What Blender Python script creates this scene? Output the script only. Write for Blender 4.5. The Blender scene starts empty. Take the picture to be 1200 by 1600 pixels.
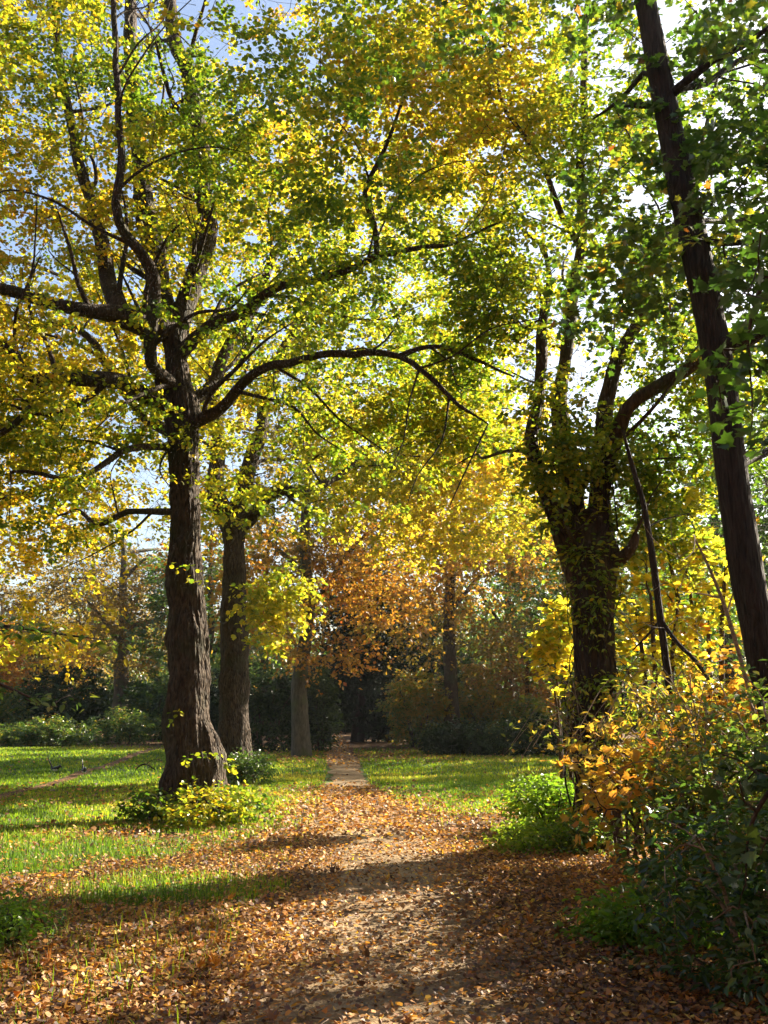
import bpy, math, random
import numpy as np
from mathutils import Vector

SEED = 7
rng = np.random.default_rng(SEED)
random.seed(SEED)
scene = bpy.context.scene
COL = scene.collection

# ------------------------------------------------------------------ camera model
EYE = 1.65
F = 1500.0                      # focal length in pixels of the 1200 x 1600 frame
HORIZON = 1095.0
TILT = math.atan((HORIZON - 800.0) / F)
ct, st = math.cos(TILT), math.sin(TILT)

def P(px, py, D):
    """world point at ground distance D (along +Y) seen in direction px, py"""
    x = (px - 600.0) / F
    y = (800.0 - py) / F
    dy = ct - y * st
    dz = st + y * ct
    s = D / dy
    return np.array([x * s, D, EYE + dz * s])

def G(px, py):
    """point of the level ground seen in direction px, py"""
    x = (px - 600.0) / F
    y = (800.0 - py) / F
    dy = ct - y * st
    dz = st + y * ct
    s = -EYE / dz
    return np.array([x * s, dy * s])

# ------------------------------------------------------------------ noise
def _hash(ix, iy, iz, seed):
    h = (ix.astype(np.int64) * 374761393 + iy.astype(np.int64) * 668265263 + iz.astype(np.int64) * 2147483647 + seed * 1274126177) & 0xffffffff
    h = ((h ^ (h >> 13)) * 1274126177) & 0xffffffff
    h = ((h ^ (h >> 16)) * 2246822519) & 0xffffffff
    h = h ^ (h >> 15)
    return (h & 0xffffff) / float(0xffffff)

def vnoise(p, scale=1.0, seed=0):
    p = np.asarray(p, float) * scale
    i = np.floor(p)
    f = p - i
    f = f * f * (3 - 2 * f)
    ix, iy, iz = i[..., 0], i[..., 1], i[..., 2]
    out = 0
    for dx in (0, 1):
        wx = f[..., 0] if dx else 1 - f[..., 0]
        for dy in (0, 1):
            wy = f[..., 1] if dy else 1 - f[..., 1]
            for dz in (0, 1):
                wz = f[..., 2] if dz else 1 - f[..., 2]
                out = out + wx * wy * wz * _hash(ix + dx, iy + dy, iz + dz, seed)
    return out

def fbm(p, scale=1.0, seed=0, octaves=3):
    a, s, t = 0.0, 1.0, 0.0
    for o in range(octaves):
        a = a + s * vnoise(p, scale * 2 ** o, seed + o * 17)
        t += s
        s *= 0.5
    return a / t

def n2(x, y, scale, seed=0, octaves=3):
    return fbm(np.stack([np.asarray(x, float), np.asarray(y, float), np.zeros_like(np.asarray(x, float)) + 0.37], -1), scale, seed, octaves)

def smooth(a, b, x):
    t = np.clip((x - a) / (b - a), 0, 1)
    return t * t * (3 - 2 * t)

def unit(v):
    return v / np.maximum(np.linalg.norm(v, axis=-1, keepdims=True), 1e-9)

def ground_z(x, y):
    x = np.asarray(x, float); y = np.asarray(y, float)
    near = 0.14 * (n2(x, y, 0.16, 3, 2) - 0.5)
    bank = 0.35 * smooth(2.2, 5.0, x) * (1 - smooth(12, 17, y))          # the ground lifts a little under the thicket
    return near + bank

# ------------------------------------------------------------------ objects
def tag(o, label=None, cat=None, group=None, kind=None):
    if label: o['label'] = label
    if cat: o['category'] = cat
    if group: o['group'] = group
    if kind: o['kind'] = kind
    return o

def empty(name, loc, label, cat, group=None):
    o = bpy.data.objects.new(name, None)
    o.location = Vector([float(a) for a in loc])
    o.empty_display_size = 0.3
    COL.objects.link(o)
    return tag(o, label, cat, group)

class MB:
    """collects vertices and faces as arrays, then makes ONE mesh object"""
    def __init__(self):
        self.v, self.f, self.n, self.t, self.sm = [], [], 0, [], []
    def add(self, v, faces, tint=None, smooth_=True):
        v = np.asarray(v, float).reshape(-1, 3)
        for fa in faces:
            fa = np.asarray(fa, np.int64)
            if len(fa) == 0: continue
            self.f.append(fa + self.n)
            self.sm.append(np.full(len(fa), smooth_))
            if tint is None: self.t.append(np.zeros(len(fa)))
            else:
                tt = np.asarray(tint, float)
                self.t.append(np.repeat(tt, len(fa) // max(len(tt), 1)) if len(tt) != len(fa) else tt)
        self.v.append(v)
        self.n += len(v)
    def build(self, name, mat, parent=None, mats=None, matidx=None):
        me = bpy.data.meshes.new(name)
        V = np.concatenate(self.v) if self.v else np.zeros((0, 3))
        if parent is not None:
            V = V - np.array(parent.location)
        nl = [f.shape[1] for f in self.f for _ in (0,)]
        loops = np.concatenate([f.ravel() for f in self.f]) if self.f else np.zeros(0, int)
        sizes = np.concatenate([np.full(len(f), f.shape[1]) for f in self.f]) if self.f else np.zeros(0, int)
        starts = np.concatenate([[0], np.cumsum(sizes)[:-1]]) if len(sizes) else np.zeros(0, int)
        me.vertices.add(len(V)); me.vertices.foreach_set('co', V.astype(np.float32).ravel())
        me.loops.add(len(loops)); me.loops.foreach_set('vertex_index', loops.astype(np.int32))
        me.polygons.add(len(sizes))
        me.polygons.foreach_set('loop_start', starts.astype(np.int32))
        me.polygons.foreach_set('loop_total', sizes.astype(np.int32))
        me.polygons.foreach_set('use_smooth', np.concatenate(self.sm).astype(bool))
        a = me.attributes.new('tint', 'FLOAT', 'FACE')
        a.data.foreach_set('value', np.concatenate(self.t).astype(np.float32))
        me.update(calc_edges=True)
        me.validate()
        for m in ([mat] if mats is None else mats): me.materials.append(m)
        if matidx is not None: me.polygons.foreach_set('material_index', np.asarray(matidx, np.int32))
        o = bpy.data.objects.new(name, me)
        COL.objects.link(o)
        if parent is not None: o.parent = parent
        return o

# ------------------------------------------------------------------ materials
def new_mat(name):
    m = bpy.data.materials.new(name)
    m.use_nodes = True
    nt = m.node_tree
    nt.nodes.clear()
    return m, nt, nt.nodes.new('ShaderNodeOutputMaterial')

def ramp(nt, stops):
    r = nt.nodes.new('ShaderNodeValToRGB')
    el = r.color_ramp.elements
    while len(el) > 1: el.remove(el[-1])
    el[0].position = stops[0][0]; el[0].color = (*stops[0][1], 1)
    for p, c in stops[1:]:
        e = el.new(p); e.color = (*c, 1)
    return r

def leaf_mat(name, stops, trans=0.56, boost=1.6, gloss=0.03, rough=0.35):
    """thin leaf: reflects, lets light through and has a slight sheen; colour by the leaf's own tint"""
    m, nt, out = new_mat(name)
    at = nt.nodes.new('ShaderNodeAttribute'); at.attribute_name = 'tint'
    r = ramp(nt, stops)
    nt.links.new(at.outputs['Fac'], r.inputs[0])
    d = nt.nodes.new('ShaderNodeBsdfDiffuse')
    t = nt.nodes.new('ShaderNodeBsdfTranslucent')
    bo = nt.nodes.new('ShaderNodeMix'); bo.data_type = 'RGBA'; bo.blend_type = 'MULTIPLY'
    bo.inputs[0].default_value = 1.0
    bo.inputs[7].default_value = (boost, boost * 0.98, boost * 0.6, 1)
    nt.links.new(r.outputs[0], bo.inputs[6])
    nt.links.new(r.outputs[0], d.inputs[0])
    nt.links.new(bo.outputs[2], t.inputs[0])
    mx = nt.nodes.new('ShaderNodeMixShader'); mx.inputs[0].default_value = trans
    nt.links.new(d.outputs[0], mx.inputs[1]); nt.links.new(t.outputs[0], mx.inputs[2])
    g = nt.nodes.new('ShaderNodeBsdfGlossy'); g.inputs['Roughness'].default_value = rough
    m2 = nt.nodes.new('ShaderNodeMixShader'); m2.inputs[0].default_value = gloss
    nt.links.new(mx.outputs[0], m2.inputs[1]); nt.links.new(g.outputs[0], m2.inputs[2])
    nt.links.new(m2.outputs[0], out.inputs[0])
    return m

def bark_mat(name, c0, c1, scale=(14, 14, 2.2), bump=0.6, moss=None, dist=0.03):
    m, nt, out = new_mat(name)
    tc = nt.nodes.new('ShaderNodeTexCoord')
    mp = nt.nodes.new('ShaderNodeMapping'); mp.inputs['Scale'].default_value = scale
    nt.links.new(tc.outputs['Object'], mp.inputs[0])
    n = nt.nodes.new('ShaderNodeTexNoise'); n.inputs['Scale'].default_value = 1.6; n.inputs['Detail'].default_value = 6
    n.inputs['Distortion'].default_value = 0.6
    nt.links.new(mp.outputs[0], n.inputs[0])
    v = nt.nodes.new('ShaderNodeTexVoronoi'); v.feature = 'DISTANCE_TO_EDGE'; v.inputs['Scale'].default_value = 1.3
    nt.links.new(n.outputs['Color'], v.inputs[0]) if False else nt.links.new(mp.outputs[0], v.inputs[0])
    r = ramp(nt, [(0.3, c0), (0.7, c1)])
    nt.links.new(n.outputs['Fac'], r.inputs[0])
    col = r.outputs[0]
    if moss:
        n3 = nt.nodes.new('ShaderNodeTexNoise'); n3.inputs['Scale'].default_value = 1.4; n3.inputs['Detail'].default_value = 5
        nt.links.new(tc.outputs['Object'], n3.inputs[0])
        rr = ramp(nt, [(0.52, (0, 0, 0)), (0.68, (1, 1, 1))])
        nt.links.new(n3.outputs['Fac'], rr.inputs[0])
        mm = nt.nodes.new('ShaderNodeMix'); mm.data_type = 'RGBA'
        nt.links.new(rr.outputs[0], mm.inputs[0])
        nt.links.new(col, mm.inputs[6]); mm.inputs[7].default_value = (*moss, 1)
        col = mm.outputs[2]
    ad = nt.nodes.new('ShaderNodeMath'); ad.operation = 'MULTIPLY_ADD'
    rv = nt.nodes.new('ShaderNodeMath'); rv.operation = 'MINIMUM'; rv.inputs[1].default_value = 0.25
    nt.links.new(v.outputs['Distance'], rv.inputs[0])
    nt.links.new(rv.outputs[0], ad.inputs[0]); ad.inputs[1].default_value = 2.0
    nt.links.new(n.outputs['Fac'], ad.inputs[2])
    b = nt.nodes.new('ShaderNodeBump'); b.inputs['Strength'].default_value = bump; b.inputs['Distance'].default_value = dist
    nt.links.new(ad.outputs[0], b.inputs['Height'])
    d = nt.nodes.new('ShaderNodeBsdfPrincipled'); d.inputs['Roughness'].default_value = 0.85
    d.inputs['Specular IOR Level'].default_value = 0.25
    nt.links.new(col, d.inputs['Base Color']); nt.links.new(b.outputs[0], d.inputs['Normal'])
    nt.links.new(d.outputs[0], out.inputs[0])
    return m

def plain_mat(name, c, rough=0.6):
    m, nt, out = new_mat(name)
    tc = nt.nodes.new('ShaderNodeTexCoord')
    n = nt.nodes.new('ShaderNodeTexNoise'); n.inputs['Scale'].default_value = 60
    nt.links.new(tc.outputs['Object'], n.inputs[0])
    r = ramp(nt, [(0.3, tuple(a * 0.8 for a in c)), (0.7, tuple(min(1, a * 1.15) for a in c))])
    nt.links.new(n.outputs['Fac'], r.inputs[0])
    d = nt.nodes.new('ShaderNodeBsdfPrincipled'); d.inputs['Roughness'].default_value = rough
    nt.links.new(r.outputs[0], d.inputs['Base Color']); nt.links.new(d.outputs[0], out.inputs[0])
    return m

LIME = [(0.0, (.045, .10, .010)), (0.35, (.12, .19, .015)), (0.58, (.30, .30, .02)), (0.82, (.46, .33, .022)), (1.0, (.40, .19, .02))]
GOLD = [(0.0, (.10, .16, .015)), (0.3, (.32, .30, .025)), (0.6, (.50, .36, .03)), (0.85, (.48, .24, .025)), (1.0, (.38, .12, .02))]
COPPER = [(0.0, (.13, .11, .02)), (0.3, (.34, .20, .03)), (0.6, (.40, .16, .03)), (1.0, (.30, .075, .02))]
OAK = [(0.0, (.020, .05, .010)), (0.45, (.05, .11, .012)), (0.75, (.14, .19, .018)), (0.92, (.34, .24, .025)), (1.0, (.30, .10, .02))]
DARK = [(0.0, (.007, .017, .006)), (0.6, (.022, .045, .011)), (1.0, (.06, .095, .02))]
BRAMBLE = [(0.0, (.02, .05, .012)), (0.5, (.06, .12, .02)), (0.8, (.16, .2, .03)), (1.0, (.36, .22, .03))]
FRESH = [(0.0, (.07, .16, .012)), (0.6, (.15, .26, .02)), (1.0, (.30, .33, .03))]
ORANGE = [(0.0, (.22, .24, .03)), (0.3, (.42, .28, .04)), (0.65, (.44, .19, .03)), (1.0, (.28, .075, .02))]
LITTER = [(0.0, (.08, .042, .022)), (0.25, (.17, .075, .03)), (0.5, (.38, .20, .05)), (0.7, (.48, .185, .025)), (0.85, (.58, .31, .04)), (1.0, (.64, .46, .08))]
GRASS = [(0.0, (.05, .105, .010)), (0.45, (.15, .235, .015)), (0.8, (.27, .285, .022)), (1.0, (.40, .32, .06))]

M_LIME = leaf_mat('lime leaf', LIME)
M_GOLD = leaf_mat('golden leaf', GOLD, trans=0.6, boost=2.0)
M_COPPER = leaf_mat('copper leaf', COPPER)
M_OAK = leaf_mat('oak leaf', OAK, gloss=0.07)
M_DARK = leaf_mat('evergreen leaf', DARK, trans=0.25, gloss=0.03)
M_BRAMBLE = leaf_mat('bramble leaf', BRAMBLE, gloss=0.05)
M_FRESH = leaf_mat('fresh leaf', FRESH)
M_ORANGE = leaf_mat('orange leaf', ORANGE)
OCHRE = [(0.0, (.05, .065, .018)), (0.35, (.13, .11, .03)), (0.65, (.24, .16, .04)), (1.0, (.22, .10, .03))]
M_OCHRE = leaf_mat('ochre leaf', OCHRE, boost=1.5)
M_LITTER = leaf_mat('fallen leaf', LITTER, trans=0.35, boost=1.3, gloss=0.06, rough=0.6)
M_GRASS = leaf_mat('grass blade', GRASS, trans=0.5, boost=1.9, gloss=0.02, rough=.5)
B_LIME = bark_mat('lime bark', (.011, .007, .004), (.088, .060, .038), scale=(17, 17, 5.0), bump=1.0, dist=0.05, moss=(.035, .034, .014))
B_GREY = bark_mat('grey bark', (.045, .038, .026), (.12, .10, .065), scale=(10, 10, 3), bump=0.35, moss=(.06, .075, .02))
B_BROWN = bark_mat('brown bark', (.018, .011, .006), (.085, .050, .027), scale=(20, 20, 4.5), bump=0.7, moss=(.05, .05, .02))
B_DARK = bark_mat('dark bark', (.010, .007, .005), (.042, .030, .021), scale=(26, 26, 3.5), bump=0.7)
B_TWIG = bark_mat('twig bark', (.03, .02, .013), (.09, .06, .04), scale=(30, 30, 30), bump=0.1)
B_CANE = bark_mat('pale cane', (.12, .08, .05), (.34, .26, .18), scale=(30, 30, 30), bump=0.1)

# ------------------------------------------------------------------ tubes
def tube(mb, pts, rad, sides, rough=0.0, ridge=0.0, seed=0, flare=0.0, close=True):
    pts = np.asarray(pts, float); rad = np.asarray(rad, float)
    n = len(pts)
    if n < 2: return
    tang = np.gradient(pts, axis=0); tang = unit(tang)
    ref = np.array([0.0, 1.0, 0.0]) if abs(tang[0][1]) < 0.9 else np.array([1.0, 0, 0])
    U = np.zeros_like(pts)
    u = ref - tang[0] * np.dot(ref, tang[0]); u /= np.linalg.norm(u)
    for i in range(n):
        u = u - tang[i] * np.dot(u, tang[i]); u /= max(np.linalg.norm(u), 1e-9)
        U[i] = u
    Wv = np.cross(tang, U)
    th = np.linspace(0, 2 * math.pi, sides, endpoint=False)
    ring = np.cos(th)[None, :, None] * U[:, None, :] + np.sin(th)[None, :, None] * Wv[:, None, :]
    r = np.repeat(rad[:, None], sides, 1)
    if rough or ridge:
        q = pts[:, None, :] + ring * rad[:, None, None]
        r = r * (1 + rough * (fbm(q, 2.0, seed, 3) - 0.5) * 2)
        if ridge:
            along = np.concatenate([[0], np.cumsum(np.linalg.norm(np.diff(pts, axis=0), axis=1))])
            qq = np.stack([np.cos(th)[None, :] * 3.2 + 0 * along[:, None], np.sin(th)[None, :] * 3.2 + 0 * along[:, None], 0 * th[None, :] + along[:, None] * 1.1], -1)
            rn = np.abs(fbm(qq, 1.9, seed + 5, 3) - 0.5) * 2
            r = r * (1 + ridge * (rn - 0.3))
    if flare:
        z = pts[:, 2] - pts[0, 2]
        lob = 0.55 + 0.45 * np.cos(th * 5 + seed) + 0.35 * np.cos(th * 3 + 1.3 * seed)
        r = r * (1 + flare * np.exp(-z / 0.28)[:, None] * np.clip(lob, 0, 2)[None, :])
    v = pts[:, None, :] + ring * r[..., None]
    i = np.arange(n - 1)[:, None] * sides; j = np.arange(sides)[None, :]; k = (j + 1) % sides
    f = np.stack([i + j, i + k, i + sides + k, i + sides + j], -1).reshape(-1, 4)
    vv = v.reshape(-1, 3)
    faces = [f]
    if close and sides > 3:
        vv = np.concatenate([vv, pts[-1:] + tang[-1:] * rad[-1] * 0.6])
        b = (n - 1) * sides
        faces.append(np.stack([b + np.arange(sides), b + (np.arange(sides) + 1) % sides, np.full(sides, n * sides)], -1))
    mb.add(vv, faces)

def resample(pts, rad, step):
    pts = np.asarray(pts, float); rad = np.asarray(rad, float)
    n = len(pts)
    if n > 2:                                   # Catmull-Rom
        pp = np.concatenate([[2 * pts[0] - pts[1]], pts, [2 * pts[-1] - pts[-2]]])
        out, ro = [], []
        for i in range(n - 1):
            L = np.linalg.norm(pts[i + 1] - pts[i])
            m = max(1, int(math.ceil(L / step)))
            t = np.linspace(0, 1, m, endpoint=False)[:, None]
            a, b, c, d = pp[i], pp[i + 1], pp[i + 2], pp[i + 3]
            out.append(0.5 * ((2 * b) + (-a + c) * t + (2 * a - 5 * b + 4 * c - d) * t ** 2 + (-a + 3 * b - 3 * c + d) * t ** 3))
            ro.append(rad[i] + (rad[i + 1] - rad[i]) * t[:, 0])
        out.append(pts[-1:]); ro.append(rad[-1:])
        return np.concatenate(out), np.concatenate(ro)
    L = np.linalg.norm(pts[1] - pts[0]); m = max(2, int(L / step) + 1)
    t = np.linspace(0, 1, m)[:, None]
    return pts[0] + (pts[1] - pts[0]) * t, rad[0] + (rad[1] - rad[0]) * t[:, 0]

# ------------------------------------------------------------------ leaves
T_ROUND = (np.array([[0, 0, 0], [.22, .36, .07], [.62, .44, .09], [1.0, 0, -.04], [.62, -.44, .09], [.22, -.36, .07]]),
           [[0, 3, 2, 1], [0, 5, 4, 3]])
T_OVAL = (np.array([[0, 0, 0], [.25, .21, .05], [.6, .23, .05], [1.0, 0, -.08], [.6, -.23, .05], [.25, -.21, .05]]),
          [[0, 3, 2, 1], [0, 5, 4, 3]])
T_QUAD = (np.array([[0, 0, 0], [.5, .36, .06], [1, 0, 0], [.5, -.36, .06]]), [[0, 1, 2, 3]])
_mp = [(0, 0), (.12, .30), (-.02, .46), (.30, .40), (.42, .62), (.52, .36), (.66, .34), (.62, .18), (1.02, 0)]
_mv = [(0.34, 0, -.03)] + [(a, b, .10 * abs(b)) for a, b in _mp] + [(a, -b, .10 * abs(b)) for a, b in _mp[-2:0:-1]]
T_MAPLE = (np.array(_mv), [[0, i, i + 1 if i + 1 < len(_mv) else 1] for i in range(1, len(_mv))])
T_LANCE = (np.array([[0, 0, 0], [.35, .11, .02], [1, 0, -.12], [.35, -.11, .02]]), [[0, 1, 2, 3]])

def add_leaves(mb, c, d, n, s, tint, T, curl=None):
    """leaves at c, pointing along d with normal n, length s"""
    tv, tf = T
    d = unit(d); side = unit(np.cross(n, d)); n = np.cross(d, side)
    t = np.repeat(tv[None], len(c), 0).copy()
    if curl is not None:
        t[:, :, 2] += curl[:, None] * ((tv[None, :, 0] - 0.5) ** 2 * 1.6 + tv[None, :, 1] ** 2 * 1.8)
    v = c[:, None, :] + s[:, None, None] * (t[..., 0:1] * d[:, None] + t[..., 1:2] * side[:, None] + t[..., 2:3] * n[:, None])
    k = len(tv)
    base = (np.arange(len(c)) * k)[:, None, None]
    f = (base + np.asarray(tf)[None]).reshape(-1, len(tf[0]))
    mb.add(v.reshape(-1, 3), [f], tint=np.repeat(tint, len(tf)), smooth_=False)

# ------------------------------------------------------------------ trees
class Tree:
    def __init__(self, seed):
        self.p, self.par, self.spec, self.limb = [], [], [], []
        self.r = np.random.default_rng(seed)
        self.seed = seed
        self.nl = 1
    def path(self, pts, rad, parent=-1, limb=None, step=0.25):
        pts, rad = resample(pts, rad, step)
        if limb is None:
            limb = self.nl; self.nl += 1
            w = np.stack([fbm(pts + 31.7 * k, 0.9, self.seed + 40 + k, 3) - 0.5 for k in range(3)], -1)
            w = w - w[:1]
            al = np.concatenate([[0], np.cumsum(np.linalg.norm(np.diff(pts, axis=0), axis=1))])
            pts = pts + w * np.minimum(0.30, 0.13 * al)[:, None]
        ids = []
        if parent >= 0:
            pts, rad = pts[1:], rad[1:]
        for a, b in zip(pts, rad):
            self.p.append(a); self.par.append(parent); self.spec.append(b); self.limb.append(limb)
            parent = len(self.p) - 1
            ids.append(parent)
        return ids
    def nearest(self, a, limb=None):
        q = np.array(self.p)
        d = np.linalg.norm(q - a, axis=1)
        if limb is not None:
            d = d + 1e6 * (np.array(self.limb) != limb)
        return int(np.argmin(d))
    def branch(self, pts, rad, limb_from=None, step=0.25):
        """a limb whose first point is snapped on the skeleton there is"""
        i = self.nearest(np.asarray(pts[0]), limb_from)
        pts = [self.p[i]] + [np.asarray(a) for a in pts[1:]]
        return self.path(pts, rad, parent=i, step=step)
    def fork(self, every=0.9, L=(1.2, 2.6), rmin=0.03, depth=2, k=0.42):
        """side boughs along the limbs, forking once more"""
        r = self.r
        todo = [(i, depth) for i in range(len(self.p)) if self.limb[i] != 0 and self.spec[i] > rmin]
        acc = {}
        nodes = []
        for i, d in todo:
            a = acc.get(self.limb[i], every * r.uniform(0, 1)) + float(np.linalg.norm(self.p[i] - self.p[self.par[i]]))
            if a > every: nodes.append((i, d)); a = 0
            acc[self.limb[i]] = a
        while nodes:
            i, d = nodes.pop()
            t = unit(self.p[i] - self.p[self.par[i]])
            q = r.normal(0, 1, 3); q = unit(q - t * np.dot(q, t))
            dv = unit(t * 0.75 + q + np.array([0, 0, 0.3]))
            ln = r.uniform(*L) * (1.0 if d == 2 else 0.55)
            pts = [self.p[i]]
            for j in range(4):
                dv = unit(dv + r.normal(0, 0.28, 3) + np.array([0, 0, 0.05]))
                pts.append(pts[-1] + dv * ln / 4)
            r0 = min(self.spec[i] * k, 0.05)
            ids = self.path(pts, [r0, r0 * .8, r0 * .62, r0 * .45, .006], parent=i, limb=self.limb[i], step=0.2)
            if d > 1:
                for z in (0.35, 0.62, 0.85): nodes.append((ids[int(z * (len(ids) - 1))], d - 1))
    def grow(self, att, step=0.35, minz=None, up=0.15, jit=0.06):
        r = self.r
        att = np.asarray(att)
        cap = len(self.p) + len(att) * 14 + 10
        Q = np.full((cap, 3), 1e9); n0 = len(self.p)
        Q[:n0] = np.array(self.p)
        ok = np.ones(cap, bool)
        if minz is not None: ok[:n0] = Q[:n0, 2] > minz
        best = np.full(len(att), 1e9)
        src = Q[:n0][ok[:n0]]
        for i in range(0, len(att), 400):
            best[i:i + 400] = np.min(np.linalg.norm(att[i:i + 400, None] - src[None], axis=2), axis=1)
        tips = []
        for a in att[np.argsort(best)]:
            n = len(self.p)
            d = np.linalg.norm(Q[:n] - a, axis=1) + np.where(ok[:n], 0, 1e6)
            i = int(np.argmin(d))
            L = d[i]
            if L < 0.05:
                tips.append(i); continue
            p0 = Q[i]
            pi = self.par[i]
            dirp = unit(p0 - Q[pi]) if pi >= 0 else np.array([0, 0, 1.0])
            c = p0 + (dirp * 0.45 + unit(a - p0) * 0.35 + np.array([0, 0, up])) * L * 0.5
            m = min(12, max(2, int(math.ceil(L / step))))
            par = i
            for t in np.linspace(0, 1, m + 1)[1:]:
                q = (1 - t) ** 2 * p0 + 2 * t * (1 - t) * c + t * t * a
                if t < 1: q = q + r.normal(0, jit * min(L, 1), 3)
                self.p.append(q); self.par.append(par); self.spec.append(0.0); self.limb.append(self.limb[i])
                par = len(self.p) - 1
                Q[par] = q
            tips.append(par)
        self.Q = Q
        return tips
    def radii(self, tip=0.0055, e=2.05):
        n = len(self.p)
        acc = np.zeros(n)
        rr = np.zeros(n)
        spec = np.array(self.spec)
        for i in range(n - 1, -1, -1):
            rr[i] = max(tip, acc[i] ** (1 / e)) if acc[i] > 0 else tip
            if spec[i] > 0: rr[i] = spec[i]
            if self.par[i] >= 0: acc[self.par[i]] += min(rr[i], 0.25) ** e
        for i in range(n):
            if spec[i] == 0 and self.par[i] >= 0: rr[i] = min(rr[i], rr[self.par[i]] * 0.92)
        self.rad = rr
        return rr
    def chains(self):
        n = len(self.p)
        kids = [[] for _ in range(n)]
        roots = []
        for i, q in enumerate(self.par):
            (kids[q] if q >= 0 else roots).append(i)
        out = []
        todo = [(None, q) for q in roots]
        while todo:
            s, i = todo.pop()
            ch = ([s] if s is not None else []) + [i]
            while True:
                k = kids[i]
                if not k: break
                same = [a for a in k if self.limb[a] == self.limb[i]]
                b = max(same, key=lambda a: self.rad[a]) if same else None
                for a in k:
                    if a != b: todo.append((i, a))
                if b is None: break
                ch.append(b); i = b
            out.append((self.limb[ch[-1]], ch, s is not None))
        return out
    def wood(self, parent, mat, twig=None, trunk_kw=None, skip=(), name='branch', merge=False, thin=0.0):
        self.radii()
        mbs = {}
        pp = np.array(self.p)
        for limb, ch, joined in self.chains():
            if limb in skip: continue
            pts = pp[ch]; rad = self.rad[ch].copy()
            if joined:
                rad[0] = min(rad[0], rad[1] * 1.35)
            if rad.max() < thin: continue
            R = rad[1 if joined else 0]
            sd = 22 if R > .12 else 14 if R > .08 else 9 if R > .035 else 5 if R > .012 else 3
            mb = mbs.setdefault(0 if merge else limb, MB())
            if R > 0.035:
                tube(mb, pts, rad, sd, rough=0.16, ridge=0.12, seed=self.seed + len(ch))
            else:
                tube(mb, pts, rad, sd)
        objs = []
        for limb in sorted(mbs):
            nm = 'trunk' if limb == 0 and 0 not in skip else name
            objs.append(mbs[limb].build(nm, mat, parent))
        return objs

def sprays(tips, Q, r, per, R, flat=0.55, twl=5, droop=0.15, outw=0.5, centre=None):
    """leaf positions on twiglets round every tip: returns centres, directions, normals and twiglet segments"""
    C, Dv, N, seg = [], [], [], []
    for i in tips:
        o = Q[i]
        out = np.zeros(3)
        if centre is not None:
            out = unit(o - centre)
        for k in range(twl):
            d = r.normal(0, 1, 3); d[2] *= flat
            d = unit(unit(d) + out * outw)
            L = R * r.uniform(0.6, 1.15)
            m = max(2, int(round(per / twl * r.uniform(0.7, 1.3))))
            t = np.sort(r.uniform(0.12, 1.0, m))
            pos = o + d * (t * L)[:, None]
            pos[:, 2] -= droop * L * t ** 2
            sidev = np.cross(d, [0, 0, 1.0]); sidev = sidev / max(np.linalg.norm(sidev), 1e-6)
            sg = np.where(np.arange(m) % 2 == 0, 1, -1)[:, None]
            ld = d * 0.6 + sidev * sg * 0.8 + np.array([0, 0, -0.35]) + r.normal(0, 0.35, (m, 3))
            nn = np.array([0, 0, 1.0]) + r.normal(0, 0.55, (m, 3))
            pos = pos + unit(ld) * 0.02 + r.normal(0, 0.025, (m, 3))
            C.append(pos); Dv.append(ld); N.append(nn)
            e = o + d * L; e = e - np.array([0, 0, droop * L])
            seg.append((o, o + d * L * 0.55 - np.array([0, 0, droop * L * 0.3]), e))
    return np.concatenate(C), np.concatenate(Dv), np.concatenate(N), seg

def twiglets(mb, seg, r0=0.006):
    s = np.array(seg)                       # (n,3,3)
    n = len(s)
    th = np.array([0, 2.094, 4.189])
    off = np.stack([np.cos(th), np.sin(th), 0.4 * np.cos(th * 2)], -1)
    v = np.concatenate([s[:, 0:1] + off[None] * r0, s[:, 1:2] + off[None] * r0 * 0.7, s[:, 2:3]], 1)   # 7 verts
    b = (np.arange(n) * 7)[:, None, None]
    q = np.array([[0, 1, 4, 3], [1, 2, 5, 4], [2, 0, 3, 5]]); t = np.array([[3, 4, 6], [4, 5, 6], [5, 3, 6]])
    mb.add(v.reshape(-1, 3), [(b + q[None]).reshape(-1, 4), (b + t[None]).reshape(-1, 3)])

def ellipsoid(r, n, c, R, power=0.6, clump=0.0, cs=0.5, seed=0, cut=None):
    """attractors spread through a crown, denser outward, thinned where the clump noise is low"""
    out = []
    tot = 0
    while tot < n:
        q = unit(r.normal(0, 1, (n * 3, 3))) * (r.uniform(0, 1, (n * 3, 1)) ** (power / 1.0 if power < 1 else 1 / 3.0)) * np.asarray(R) + np.asarray(c)
        if clump: q = q[fbm(q, cs, seed, 2) > clump]
        if cut is not None and len(q): q = q[cut(q)]
        out.append(q); tot += len(q)
        if len(out) > 30: break
    return np.concatenate(out)[:n]

def tint_of(c, r, base, var=0.16, ns=0.35, seed=0, amp=0.5, grad=None):
    t = base + (fbm(c, ns, seed, 3) - 0.5) * 2 * amp + r.normal(0, var, len(c))
    if grad is not None: t = t + grad(c)
    return np.clip(t, 0, 1)

def flush(root, label_parts=None): pass

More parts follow.
